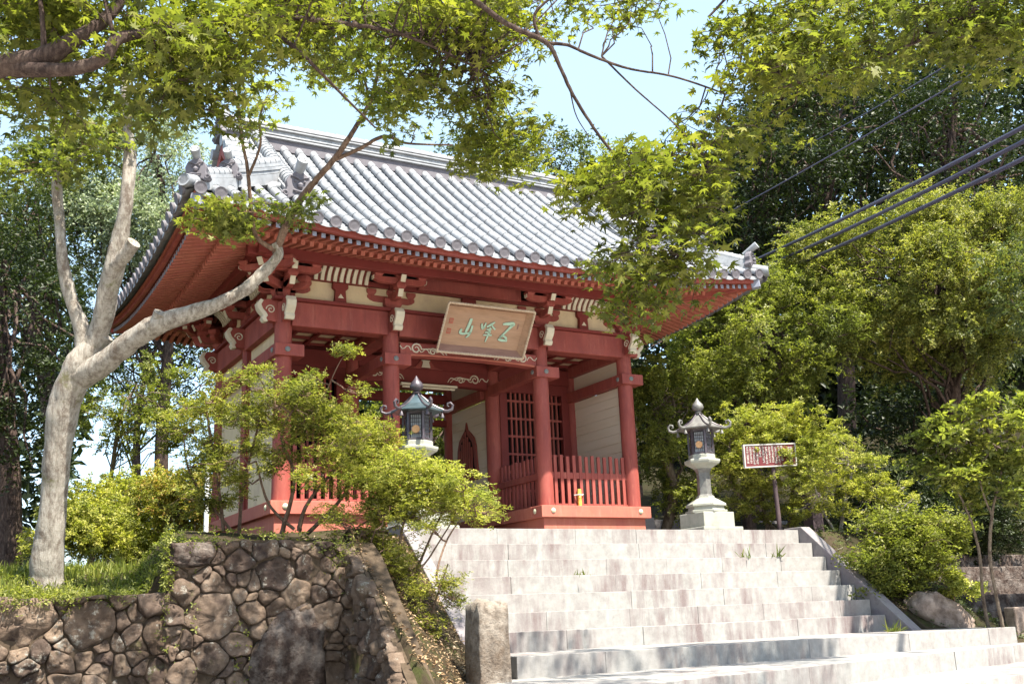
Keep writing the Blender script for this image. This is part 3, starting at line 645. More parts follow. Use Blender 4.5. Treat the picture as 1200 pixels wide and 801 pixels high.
part(MB().prism([(-.09, .02), (.09, .02), (.06, .12), (.09, .16), (-.09, .16), (-.06, .12)], (XC, 1.68, 3.11), (1, 0, 0), (0, 0, 1), (0, .02, 0)), 'carved_flower', 'white', parent=fl_, bevel=.006)
# ---- rear beams of the passage
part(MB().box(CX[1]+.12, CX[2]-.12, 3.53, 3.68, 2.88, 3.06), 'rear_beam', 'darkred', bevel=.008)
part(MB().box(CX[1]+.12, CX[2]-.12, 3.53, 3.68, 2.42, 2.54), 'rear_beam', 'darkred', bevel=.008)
# ---- coffered ceilings: cream boards behind a red grid
for a in range(3):
    for b in range(2):
        x0, x1, y0, y1 = CX[a]+.12, CX[a+1]-.12, CY[b]+.12, CY[b+1]-.12
        c = part(MB().box(x0, x1, y0, y1, 3.40, 3.43), 'ceiling_board', 'cream'); m = MB(); n = round((x1-x0)/.36)
        for i in range(n+1): x = x0+(x1-x0)*i/n; m.box(x-.03, x+.03, y0, y1, 3.345, 3.397)
        k = round((y1-y0)/.36)
        for i in range(k+1): y = y0+(y1-y0)*i/k; m.box(x0, x1, y-.028, y+.028, 3.35, 3.3985)
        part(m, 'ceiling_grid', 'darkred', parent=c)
# ---- cream board walls
def board_wall(x, y0, y1, z0, z1, mat='board', hole=None):
    m = MB(); z = z0; rr = random.Random(int(x*10+y0*7))
    while z < z1-.01:
        e = min(z1, z+.172); d = rr.uniform(-.003, .003); m.box(x-.032+d, x+.032+d, y0, y1, z+.003, e-.003); z = e
    m.box(x-.02, x+.02, y0, y1, z0, z1)
    return part(m, 'board_wall', mat, bevel=.003)
for x in (0, 6.424):
    for b in range(2):
        y0, y1 = CY[b]+.10, CY[b+1]-.10; mt = 'board' if x else 'cream'
        part(MB().box(x-.025, x+.025, y0, y1, 2.857, 3.157), 'upper_panel', mt)
        if x: board_wall(x, y0, y1, .4476, 2.665)
        else: part(MB().box(x-.03, x+.03, y0, y1, .4476, 2.665), 'plaster_wall', 'cream')
for y in (CY[1],): part(MB().box(-.10, .06, y-.13, y+.13, .45, 3.157), 'wall_post', 'darkred', bevel=.006)
for x in (1.8, 4.624): board_wall(x, 1.93, 3.48, -.15, 2.665); part(MB().box(x-.025, x+.025, 1.93, 3.48, 2.857, 3.157), 'upper_panel', 'board')
# ogee window in the passage wall
def ogee(cx, z0, w, h):
    P = [(-w*.56, 0), (-w*.50, h*.30), (-w*.47, h*.52), (-w*.38, h*.68), (-w*.22, h*.78), (-w*.07, h*.86), (0, h), (w*.07, h*.86), (w*.22, h*.78), (w*.38, h*.68), (w*.47, h*.52), (w*.50, h*.30), (w*.56, 0)]
    return [(cx+u, z0+v) for u, v in P]
for xw, s in ((4.624, -1), (1.8, 1)):
    f_ = part(MB().prism(ogee(2.80, 1.30, .84, 1.08), (xw+s*.034, 0, 0), (0, 1, 0), (0, 0, 1), (s*.035, 0, 0)), 'ogee_window', 'red', bevel=.01)
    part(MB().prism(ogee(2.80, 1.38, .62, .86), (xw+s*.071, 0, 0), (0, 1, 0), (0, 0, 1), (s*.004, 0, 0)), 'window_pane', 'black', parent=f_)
    m = MB()
    for k in range(-3, 4):
        y = 2.80+k*.085; hh = .40+.40*(1-abs(k)/3.6); m.box(min(xw+s*.0755, xw+s*.095), max(xw+s*.0755, xw+s*.095), y-.02, y+.02, 1.385, 1.385+hh)
    part(m, 'window_bar', 'red', parent=f_)
    part(MB().box(min(xw+s*.03, xw+s*.085), max(xw+s*.03, xw+s*.085), 2.80-.56, 2.80+.56, 1.22, 1.298), 'window_sill', 'red', parent=f_, bevel=.008)
# ---- lattice screens across the middle row, black sheets behind painting the shade of the rooms
for i in (0, 2):
    x0, x1 = CX[i]+.13, CX[i+1]-.13; m = MB(); y = 1.80
    for a in (x0, x1-.16): m.box(a, a+.16, y-.06, y+.06, .45, 3.0)
    m.box(x0+.16, x1-.16, y-.06, y+.06, 2.80, 3.0); m.box(x0+.16, x1-.16, y-.06, y+.06, .45, .60)
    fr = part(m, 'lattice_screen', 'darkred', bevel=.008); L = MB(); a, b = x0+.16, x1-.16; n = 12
    for k in range(1, n): x = a+(b-a)*k/n; L.box(x-.017, x+.017, y-.03, y+.015, .60, 2.80)
    part(L, 'lattice_bar', 'red', parent=fr)
    if i == 2:
        L = MB()
        for z in (.94, 1.28, 1.62, 1.96, 2.30, 2.64): L.box(a, b, y-.034, y+.012, z-.02, z+.02)
        part(L, 'lattice_rail', 'red', parent=fr)
    part(MB().box(CX[i]+.05, CX[i+1]-.05, 2.0, 2.05, .4, 3.4), 'shade_backing', 'black')
# ---- picket rails
def rail(p0, p1, parent_name='picket_rail'):
    p0, p1 = Vector(p0), Vector(p1); d = (p1-p0); L = d.length; t = d/L; nrm = Vector((t.y, -t.x, 0)); Z = Vector((0, 0, 1))
    r = part(MB().bar(p0+Z*.985, p1+Z*.985, .07, .11), parent_name, 'red', bevel=.006); n = int(L/.128)
    r2 = part(MB().bar(p0+Z*.475, p1+Z*.475, .075, .05), 'foot_rail', 'red', parent=r)
    for k in range(n):
        c = p0+t*(L*(k+.5)/n)
        m = MB().box(-.031, .031, -.018, .018, .4476, 1.33+.012*math.sin(k*2.3)); m.v = [tuple(c+t*v[0]+nrm*(v[1]+.028)+Z*v[2]) for v in m.v]
        part(m, 'picket', 'red', parent=r, bevel=.005)
for i in (0, 2): rail((CX[i]+.13, 0, 0), (CX[i+1]-.13, 0, 0))
rail((CX[2], .13, 0), (CX[2], 1.66, 0)); rail((CX[1], 1.66, 0), (CX[1], .13, 0))
# ================================================================== EAVES
XE0, XE1, YE0, YE1 = -1.95, 8.374, -1.85, 5.456
def edge(side, o, s):
    """point on the ring lying o outside the outer columns; s in -1..1 along that side; returns x, y"""
    if side == 'f': return XC+s*(3.212+o), -o
    if side == 'b': return XC-s*(3.212+o), 3.606+o
    if side == 'l': return -o, YC-s*(1.803+o)
    return 6.424+o, YC+s*(1.803+o)
def lift(s, o): return .32*abs(s)**2.2*max(0, min(1.1, (o-.45)/1.4))
OUT = {'f': Vector((0, -1, 0)), 'b': Vector((0, 1, 0)), 'l': Vector((-1, 0, 0)), 'r': Vector((1, 0, 0))}
HALF = {'f': 3.212, 'b': 3.212, 'l': 1.803, 'r': 1.803}
def ring_bar(side, o0, o1, z0, z1, name, mat, par=None):
    n = 28; V = []
    for k in range(n+1):
        s = -1+2*k/n
        for o, z in ((o0, z0), (o1, z0), (o1, z1), (o0, z1)):
            x, y = edge(side, o, s); V.append((x, y, z+lift(s, o)))
    m = MB(); m.add(V, [(4*k+j, 4*k+(j+1) % 4, 4*k+4+(j+1) % 4, 4*k+4+j) for k in range(n) for j in range(4)]+[(0, 1, 2, 3), (4*n+3, 4*n+2, 4*n+1, 4*n)])
    return part(m, name, mat, parent=par)
for side in 'flrb':
    n = 28; V = []; os_ = (.15, .55, 1.12, 1.13, 1.74); zs = (4.425, 4.30, 4.118, 4.178, 4.012)
    for k in range(n+1):
        s = -1+2*k/n
        for o, z in zip(os_, zs): x, y = edge(side, o, s); V.append((x, y, z+lift(s, o)))
    m = MB(); m.add(V, [(5*k+j, 5*k+j+1, 5*k+6+j, 5*k+5+j) for k in range(n) for j in range(4)])
    sf = part(m, 'eave_soffit', 'gapshade')  # board coloured near black to paint the shade between rafters
    H2 = HALF[side]; tot = 2*(H2+1.72); cnt = int(tot/.135); RF, RJ, CAP = MB(), MB(), MB(); caps = []
    for i in range(cnt+1):
        u = -(H2+1.70)+2*(H2+1.70)*i/cnt; d = max(0, abs(u)-H2)   # offset along the side
        def pt(o, z): s = u/(H2+o); x, y = edge(side, o, max(-1, min(1, s))); return Vector((x, y, z+lift(min(1, abs(u)/(H2+o)), o)))
        o0 = max(1.05, d+.03)
        if o0 < 1.66:
            t = (o0-1.05)/.65; RF.bar(pt(o0, 4.165-.18*t), pt(1.70, 3.985), .058, .062); a = pt(1.701, 3.985); q = a+OUT[side]*.008; caps.append((a, q))
        o0 = max(.2, d+.03)
        if o0 < 1.12:
            t = o0/1.2; RJ.bar(pt(o0, 4.425-.375*t), pt(1.20, 4.05), .064, .074)
    part(RF, 'flying_rafter', 'pink', parent=sf); part(RJ, 'base_rafter', 'pink', parent=sf); [CAP.bar(a, q, .062, .07) for a, q in caps] if side != 'f' else [part(MB().bar(a, q, .062, .07), 'rafter_cap', 'metal', parent=sf) for a, q in caps]  # rafters take the lighter red to carry bounce light in their colour
    if side != 'f': cp_ = part(CAP, 'rafter_cap', 'metal', parent=sf); cp_['kind'] = 'stuff'
    ring_bar(side, 1.08, 1.19, 4.090, 4.128, 'eave_batten', 'pink', sf)
    ring_bar(side, 1.71, 1.80, 4.018, 4.095, 'eave_fascia', 'red'); ring_bar(side, 1.70, 1.835, 4.097, 4.125, 'eave_fascia', 'pink')
for sx, x in ((-1, 0), (1, 6.424)):
    for sy, y in ((-1, 0), (1, 3.606)):            # hip rafters with grey metal end caps
        a, b, c = Vector((x+sx*.2, y+sy*.2, 4.30)), Vector((x+sx*1.15, y+sy*1.15, 4.215)), Vector((x+sx*1.78, y+sy*1.78, 4.32))
        h = part(MB().bar(a, b, .13, .17).bar(b-(b-a).normalized()*.04, c, .12, .16), 'hip_rafter', 'red', bevel=.006)
        d = (c-b).normalized(); part(MB().bar(c-d*.10, c+d*.06, .15, .19), 'hip_rafter_cap', 'metal', parent=h, bevel=.01)
# ================================================================== ROOF
def zt(d): return 4.175+.70*d+.025*d*d
def rlift(s, d): return .32*abs(s)**2.2*max(0, 1-d/2.6)**1.5
def rp(side, u, d, dz=0):                          # roof surface: u along the side from its middle, d up from the eave
    half = HALF[side]+1.9; s = max(-1, min(1, u/max(.3, half-d*.0)))
    z = zt(d)+rlift(s, d)+dz
    e = {'f': (XC+u, YE0+d), 'b': (XC-u, YE1-d), 'l': (XE0+d, YC-u), 'r': (XE1-d, YC+u)}[side]
    return Vector((e[0], e[1], z))
VERGE = 1.30; DR = 3.653; SK = 1.72
for side in 'fblr':
    main = side in 'fb'; half = HALF[side]+1.9; L = 2*half; n = round(L/.279); sp = L/n; TI, PA = MB(), MB(); ends = []
    def dmax(u):
        e = half-abs(u)
        if main: return DR-.12 if e >= VERGE else e
        return min(SK, e)
    for i in range(n+1):
        u = -half+sp*i+sp*.5
        if i < n and dmax(u) > .12:                # round cover tiles, each a little proud of the next
            D = dmax(u); d = -.03; r = .074
            q0 = None
            while d < D-.02:
                e = min(D, d+.30); A = rp(side, u, d, .005); B = rp(side, u, e, .002); nS = 8; V = []
                ax = (B-A).normalized(); tt = OUT[side].cross(Vector((0, 0, 1))).normalized(); up = tt.cross(ax).normalized()
                if up.z < 0: up = -up
                for P_, rr_ in ((A, r*1.06), (A+ax*.03, r*1.06), (A+ax*.032, r), (B+ax*.03, r*.97)):
                    for j in range(nS+1): a = math.pi*(j/nS)*1.16-.08*math.pi; V.append(P_+tt*(rr_*math.cos(a))+up*(rr_*math.sin(a)))
                w_ = nS+1; TI.add(V, [(k*w_+j, k*w_+j+1, (k+1)*w_+j+1, (k+1)*w_+j) for k in range(3) for j in range(nS)])
                d = e
            ends.append((rp(side, u, -.03, .005), u))
        u2 = -half+sp*i                            # pan tiles between, laid in overlapping courses
        um = max(0, abs(u2)-.01); D = dmax(u2) if abs(u2) < half-.05 else 0
        d = -.02; up0 = Vector((0, 0, 1))
        while d < D-.02:
            e = min(D, d+.155); V = []
            for dd, h in ((d, -.052 if d > 0 else -.075), (d, -.022), (e+.012, -.045)):
                for k in (-1, -.5, 0, .5, 1): V.append(rp(side, max(-half, min(half, u2+k*sp*.5)), dd, h-.030*(1-k*k)))
            PA.add(V, [(a*5+b, a*5+b+1, a*5+6+b, a*5+5+b) for a in range(2) for b in range(4)]); d = e
    pn = part(PA, 'roof_slope', 'tile'); tl = part(TI, 'cover_tiles'.replace('tiles', 'tile_row'), 'tile', True, parent=pn, ang=50)
    if side in 'fl':
        for P_, u in ends:
            o = OUT[side]; sl_ = Vector((0, 0, -.12)); m = MB(); c = P_+o*.012
            m.lathe([(.086, -.03), (.090, .0), (.088, .012), (.078, .013), (.072, .009), (.045, .008), (.030, .010), (.006, .010)], 18)
            q = part(m, 'tile_end', 'tiledark', True, parent=None); q.location = c; q.rotation_euler = (o*.97+Vector((0, 0, -.26))).to_track_quat('Z', 'Y').to_euler()
    else:
        m = MB()
        for P_, u in ends: m.tube([P_, P_+OUT[side]*.02], .088, 12)
        part(m, 'tile_end_row', 'tiledark')
# closed deck under the tiles, gables and verge boards
m = MB(); gx0, gx1 = XE0+1.72, XE1-1.72
for gx, s in ((gx0, -1), (gx1, 1)):
    q = [(YE0+1.5, zt(1.5)-.1), (YE0+DR, zt(DR)-.12), (YE1-1.5, zt(1.5)-.1)]
    part(MB().prism(q, (gx-.03, 0, 0), (0, 1, 0), (0, 0, 1), (.06, 0, 0)), 'gable_wall', 'darkred')
    for f in (1, -1):
        pts = [(YC+f*(DR-d), zt(d)-.17) for d in np.linspace(1.35, DR, 9)]; lo = [(y, z-.22) for y, z in pts[::-1]]
        part(MB().prism(pts+lo, (gx+s*.34-.025, 0, 0), (0, 1, 0), (0, 0, 1), (.05, 0, 0)), 'barge_board', 'red')
        m = MB()
        for d in np.arange(1.45, DR-.25, .235):    # short tiles lying across the verge
            y = YC-f*(DR-d) if f == 1 else YC+(DR-d); z = zt(d)+.02; a = Vector((gx+s*.46, y, z)); b = Vector((gx-s*.02, y, z+.03)); m.tube([a, a+(b-a)*.5, a+(b-a)*.51, b], [.098, .092, .085, .082], 12)
        part(m, 'verge_tile_row', 'tile', True, ang=50)
def stack_ridge(pts, wid, hh, courses, rr_, name, roll=.16, parent=None):
    """ridge of stacked flat courses with a roll of round tiles on top, following pts"""
    P = [Vector(tuple(p)) for p in pts]; m = MB(); n = len(P)
    T = [(P[min(i+1, n-1)]-P[max(i-1, 0)]).normalized() for i in range(n)]; S = [t.cross(Vector((0, 0, 1))).normalized() for t in T]
    for c in range(courses):
        z0, z1 = hh*c/courses, hh*(c+1)/courses-.008; w_ = wid*(1-.22*c/courses)/2+(.022 if c % 2 == 0 else 0)
        V = [P[i]+S[i]*a+Vector((0, 0, z)) for i in range(n) for a, z in ((-w_, z0-(.12 if c == 0 else .0)), (w_, z0-(.12 if c == 0 else .0)), (w_, z1), (-w_, z1))]
        m.add(V, [(4*k+j, 4*k+(j+1) % 4, 4*k+4+(j+1) % 4, 4*k+4+j) for k in range(n-1) for j in range(4)]+[(0, 1, 2, 3), (4*n-1, 4*n-2, 4*n-3, 4*n-4)])
    r = part(m, name, 'tile', parent=parent); m = MB()
    L = [0]
    for i in range(1, n): L.append(L[-1]+(P[i]-P[i-1]).length)
    def ev(s):
        i = max(0, min(n-2, int(np.searchsorted(L, s)-1))); t = (s-L[i])/max(1e-6, L[i+1]-L[i]); return P[i]+(P[i+1]-P[i])*t
    k = max(1, round(L[-1]/roll))
    for i in range(k):
        a, b = ev(L[-1]*i/k), ev(L[-1]*(i+1)/k); h = Vector((0, 0, hh+rr_*.25)); m.tube([a+h, a+(b-a)*.22+h, a+(b-a)*.24+h, b+h], [rr_*1.07, rr_*1.07, rr_*.98, rr_*.94], 14)
    part(m, 'ridge_roll', 'tile', True, parent=r, ang=45); return r
def ogre(c, face, s, name='ridge_end_tile', stick=True):
    """curled shield-shaped ridge end tile facing 'face' with an upturned round tile above"""
    f = Vector(face).normalized(); f.z = 0; f.normalize(); t = Vector((-f.y, f.x, 0)); Z = Vector((0, 0, 1)); c = Vector(c)
    h = [(0, .0), (.16, -.02), (.24, -.06), (.34, -.05), (.40, .02), (.37, .10), (.29, .12), (.27, .20), (.29, .32), (.24, .44), (.15, .52), (.07, .58), (0, .60)]
    poly = [(u*s, v*s) for u, v in h]+[(-u*s, v*s) for u, v in h[-2:0:-1]]
    o = part(MB().prism(poly, c-f*.04, t, Z, f*.11), name, 'tiledark', bevel=.015); m = MB()
    for sg in (-1, 1):
        P = [c+f*.075+t*(sg*(.31+.07*math.cos(k*.5)*(1-k/20))*s)+Z*((.035+.07*math.sin(k*.5)*(1-k/20))*s) for k in range(16)]; m.tube(P, [.03*s*(1-k/24) for k in range(16)], 6)
        m.lathe([(.001, -.03*s), (.026*s, -.014*s), (.03*s, 0), (.02*s, .02*s), (.001, .03*s)], 9, tuple(c+f*.085+t*(sg*.10*s)+Z*.34*s))
        m.tube([c+f*.08+t*(sg*.20*s)+Z*.45*s, c+f*.09+t*(sg*.10*s)+Z*.43*s, c+f*.08+Z*.38*s], .018*s, 6)
    m.lathe([(.001, -.08*s), (.055*s, -.05*s), (.07*s, 0), (.04*s, .05*s), (.001, .08*s)], 10, tuple(c+f*.09+Z*.25*s))
    m.tube([c+f*.085+t*(-.15*s)+Z*.13*s, c+f*.10+Z*.10*s, c+f*.085+t*(.15*s)+Z*.13*s], .022*s, 6)
    part(m, 'ogre_face', 'tiledark', True, parent=o)
    if stick:
        a = c-f*.10+Z*.50*s; b = c+f*.30*s+Z*.76*s; d = (b-a).normalized()
        part(MB().tube([a, b, b+d*.012, b+d*.012, b+d*.002], [.09*s, .125*s, .125*s, .088*s, .08*s], 16), 'crest_tile', 'tile', True, parent=o)
    return o
# descending ridges, hip ridges, main ridge
for f, ys in ((1, 1), (-1, -1)):
    for gx, s in ((gx0+.16, -1), (gx1-.16, 1)):
        def pm(d): return (gx, YC-f*(DR-d), zt(d)+.03)
        stack_ridge([pm(d) for d in np.linspace(1.02, DR-.1, 14)], .30, .15, 3, .115, 'descending_ridge', .135)
        ogre(Vector(pm(1.0))+Vector((0, -f*.04, .02)), (0, -f, 0), .72)
        cx_, cy_ = (XE0, 1) if s < 0 else (XE1, -1)
        def hp(d): s_ = 1-d/7; return Vector((XE0+d if s < 0 else XE1-d, YE0+d if f == 1 else YE1-d, zt(d)+.32*max(0, 1-d/2.6)**1.5+.025))
        stack_ridge([hp(d)+Vector((0, 0, .03)) for d in np.linspace(.80, 1.78, 8)], .24, .24, 4, .085, 'hip_ridge', .2)
        ogre(hp(.80)+Vector((s*.03, -f*.03, .05)), (s*.5, -f, 0), .50)
        stack_ridge([hp(d) for d in np.linspace(.20, .79, 5)], .22, .13, 2, .085, 'hip_ridge', .15)
        ogre(hp(.20)+Vector((s*.02, -f*.02, .03)), (s*.5, -f, 0), .52)
        e = hp(0); part(MB().tube([hp(.25)+Vector((0, 0, .02)), e+Vector((s*.03, -f*.03, .02)), e+Vector((s*.045, -f*.045, .022)), e+Vector((s*.045, -f*.045, .022)), e+Vector((s*.03, -f*.03, .02))], [.08, .092, .092, .066, .055], 16), 'corner_tile', 'tile', True)
X0, X1 = gx0-.36, gx1+.36; zr = zt(DR)-.08
def course(w_, z0, z1, mat, name='ridge_course', dx=0): return part(MB().box(X0+dx, X1-dx, YC-w_/2, YC+w_/2, z0, z1), name, mat, bevel=.004)
course(.50, zr-.15, zr+.06, 'tiledark'); course(.60, zr+.063, zr+.095, 'tile'); course(.46, zr+.098, zr+.13, 'tiledark'); course(.54, zr+.133, zr+.16, 'tile')
m = MB().box(X0, X1, YC-.21, YC+.21, zr+.163, zr+.245)
for i in range(60):
    x = X0+.08+(X1-X0-.16)*i/59
    for s in (-1, 1): m.tube([(x, YC+s*.205, zr+.204), (x, YC+s*.222, zr+.204)], .030, 8)
part(m, 'ridge_band', 'tile')
course(.52, zr+.248, zr+.275, 'tile'); course(.40, zr+.278, zr+.31, 'tiledark'); course(.46, zr+.313, zr+.34, 'tile'); course(.34, zr+.343, zr+.375, 'tile')
m = MB(); n = 40
for i in range(n): a, b = X0-.03+(X1-X0+.06)*i/n, X0-.03+(X1-X0+.06)*(i+1)/n; m.tube([(a, YC, zr+.40), (a+.05, YC, zr+.40), (a+.053, YC, zr+.40), (b, YC, zr+.40)], [.098, .098, .09, .088], 14)
part(m, 'ridge_roll', 'tile', True, ang=45)
for x, s in ((X0, -1), (X1, 1)):
    ogre((x+s*.02, YC, zr+.02), (s, 0, 0), .72); part(MB().box(x-.09, x+.09, YC-.17, YC+.17, zr+.343, zr+.52), 'ridge_end_block', 'tile', bevel=.02)
# ================================================================== NAME PLAQUE
tl_, tr_, br_, bl_ = Vector((2.41, -.74, 3.66)), Vector((4.04, -.74, 3.66)), Vector((3.99, -.34, 2.94)), Vector((2.36, -.34, 2.94))
pq = thing('name_plaque', 'tilted wooden name board with three pale green brush characters hung under the eave', 'name board', (3.2, -.5, 3.0))
eu = Vector((1, 0, 0)); ev = (tl_-bl_).normalized(); en = eu.cross(ev).normalized()
if en.y > 0: en = -en
W_, H_ = 1.60, (tl_-bl_).length; o0 = Vector((2.40, -.34, 2.94))
def pqm(poly, z0, z1): return MB().prism(poly, o0+en*z0, eu*W_, ev*H_, en*(z1-z0))
def sq(a, b, c, d): return [(a, b), (c, b), (c, d), (a, d)]
keep(pqm(sq(.045, .10, .945, .92), 0, .05).build('board', 'wood', None, bevel=.004), pq)
def bevel_side(q0, q1, q2, q3, name, mat):
    # q = (u, v, depth)
    vs = [o0+eu*W_*u+ev*H_*v+en*d for u, v, d in (q0, q1, q2, q3)]; vs2 = [p-en*.03 for p in vs]
    m = MB().add(vs+vs2, [(0, 1, 2, 3), (7, 6, 5, 4), (0, 4, 5, 1), (1, 5, 6, 2), (2, 6, 7, 3), (3, 7, 4, 0)]); return keep(m.build(name, mat, None), pq)
bevel_side((.0, .0, .16), (1.0, .0, .16), (.945, .13, .052), (.045, .13, .052), 'frame_side', 'woodside')
bevel_side((1.0, 0, .16), (1.0, 1.0, .16), (.945, .93, .052), (.945, .13, .052), 'frame_side', 'wood')
bevel_side((0, 1, .16), (0, 0, .16), (.045, .13, .052), (.045, .93, .052), 'frame_side', 'wood')
bevel_side((1.0, 1.0, .16), (0, 1, .16), (.045, .93, .052), (.945, .93, .052), 'frame_side', 'wood')
def scallop(a, b, n):
    a, b = Vector(a), Vector(b); P = []
    return a, b
for (u0, v0), (u1, v1), n in (((0, 0), (1, 0), 30), ((1, 0), (1, 1), 16), ((1, 1), (0, 1), 30), ((0, 1), (0, 0), 16)):
    P = [o0+eu*W_*(u0+(u1-u0)*k/(2*n))+ev*H_*(v0+(v1-v0)*k/(2*n))+en*.165 for k in range(2*n+1)]
    keep(MB().tube(P, [.018+.006*(k % 2) for k in range(2*n+1)], 6).build('frame_edge', 'plaqueedge', None), pq)
def stroke(P, Wd, name='brush_stroke', mat='verdigris', par=None, thick=.016):
    P = [np.array(p, float)*np.array([W_, H_]) for p in P]
    Q, ww = [], []
    for i in range(len(P)-1):
        for k in range(4):
            t = k/4; p0, p1, p2, p3 = P[max(0, i-1)], P[i], P[i+1], P[min(len(P)-1, i+2)]
            Q.append(.5*((2*p1)+(-p0+p2)*t+(2*p0-5*p1+4*p2-p3)*t*t+(-p0+3*p1-3*p2+p3)*t**3)); ww.append(Wd[i]+(Wd[i+1]-Wd[i])*t)
    Q.append(P[-1]); ww.append(Wd[-1]); L, Rr = [], []
    for i, q in enumerate(Q):
        d = Q[min(i+1, len(Q)-1)]-Q[max(i-1, 0)]; d = d/(np.linalg.norm(d)+1e-9); n = np.array([-d[1], d[0]]); L.append(q+n*ww[i]); Rr.append(q-n*ww[i])
    m = MB()
    V = [o0+eu*float(a)+ev*float(b)+en*z for z in (.046, .046+thick+.004) for a, b in L+Rr]; k = len(L); T = 2*k; F = []
    for i in range(k-1): F += [(i, i+1, k+i+1, k+i), (T+i, T+k+i, T+k+i+1, T+i+1), (i, T+i, T+i+1, i+1), (k+i, k+i+1, T+k+i+1, T+k+i)]
    F += [(0, k, T+k, T), (k-1, T+k-1, T+2*k-1, 2*k-1)]
    m.add(V, F); return m
def glyph(name, strokes):
    m = MB()
    for P, Wd in strokes: q = stroke(P, Wd); m.add(q.v, q.f)
    g = keep(m.build(name, 'verdigris', None), pq)
    s = MB()
    for P, Wd in strokes: q = stroke(P, [a+.010 for a in Wd], thick=.004); s.add(q.v, q.f)
    e = s.build('brush_outline', 'seal', None); e.data.materials[0] = M['woodside']; e.parent = g
glyph('brush_character', [([(.325, .70), (.315, .56), (.295, .41)], [.022, .026, .018]), ([(.245, .47), (.235, .40), (.265, .375), (.31, .39), (.355, .41)], [.016, .022, .018, .014, .016]), ([(.355, .56), (.352, .44), (.335, .345), (.31, .30)], [.016, .018, .016, .004])])
glyph('brush_character', [([(.455, .62), (.475, .53), (.50, .56)], [.012, .02, .008]), ([(.50, .645), (.495, .58), (.475, .50)], [.010, .014, .006]), ([(.60, .68), (.565, .62), (.52, .565)], [.008, .022, .012]), ([(.565, .625), (.60, .56), (.625, .53)], [.008, .014, .014]),
    ([(.525, .51), (.58, .525)], [.010, .014]), ([(.515, .45), (.58, .465)], [.010, .014]), ([(.505, .39), (.60, .405)], [.010, .014]), ([(.565, .56), (.56, .42), (.545, .25)], [.016, .018, .006])])
glyph('brush_character', [([(.70, .655), (.745, .67), (.815, .68), (.825, .64)], [.014, .024, .036, .012]), ([(.815, .66), (.765, .53), (.70, .36)], [.026, .018, .014]), ([(.70, .365), (.735, .41), (.775, .375), (.77, .32)], [.012, .014, .020, .012]), ([(.685, .335), (.73, .32), (.795, .325)], [.014, .022, .018])])
for (a, b, c, d) in ((.085, .56, .13, .665), (.085, .35, .13, .455)):
    s = pqm(sq(a, b, c, d), .052, .056); g = keep(s.build('seal_stamp', 'seal', None), pq); m = MB()
    for i in range(3): q = pqm(sq(a+.006+.012*i, b+.015, a+.012+.012*i, d-.015), .0565, .059); m.add(q.v, q.f)
    o = m.build('seal_mark', 'wood', None); o.parent = g
keep(pqm(sq(.875, .58, .89, .69), .052, .056).build('seal_stamp', 'woodside', None), pq)

# ================================================================== TUBE LIGHT, BAMBOO, POLE
tb = thing('tube_light', 'unlit white strip light fixed under the beam inside the gate passage', 'strip light', (3.23, 1.62, 2.72), group=None)
keep(MB().box(2.66, 3.78, 1.56, 1.66, 2.76, 2.80).build('housing', 'white', None, bevel=.006), tb); keep(MB().tube([(2.70, 1.61, 2.735), (3.74, 1.61, 2.735)], .02, 10).build('tube', 'white', None, True), tb)
bb = thing('bamboo_tube', 'short yellow bamboo tube tied upright to the picket rail', 'bamboo tube', (5.25, -.10, .46))
keep(MB().lathe([(.001, .46), (.034, .46), (.036, .52), (.034, .60), (.038, .605), (.034, .61), (.034, .74), (.026, .745), (.024, .70), (.001, .70)], 14, (5.25, -.085, 0)).build('tube', 'bamboo', None, True), bb)
keep(MB().tube([(5.16, -.06, .64), (5.21, -.115, .645), (5.29, -.115, .64), (5.34, -.06, .66)], .012, 6).build('paper_cord', 'signwhite', None), bb)
tag(MB().tube([(-1.21, -.5, -.2), (-1.215, -.5, .35), (-1.22, -.5, .95)], .032, 10).build('downpipe', 'pvc', None, True), 'thin white pipe standing in the bushes left of the gate', 'pipe')
tag(MB().tube([(-3.9, -4.60, -1.90), (-3.9, -4.75, -1.90)], .055, 14, False).tube([(-3.9, -4.74, -1.90), (-3.9, -4.60, -1.90)], .045, 14, False).build('drain_pipe', 'darkpost', None, True), 'dark round drain pipe opening in the lower stone wall', 'pipe')
p0, p1 = at(362, 796, 11.0), at(374, 793, 11.0)
tag(MB().tube([p0+np.array([-.0, .25, .02]), p1], .035, 12).build('drain_pipe', 'pvc', None, True), 'pale plastic drain pipe poking from the foot of the corner wall', 'pipe')

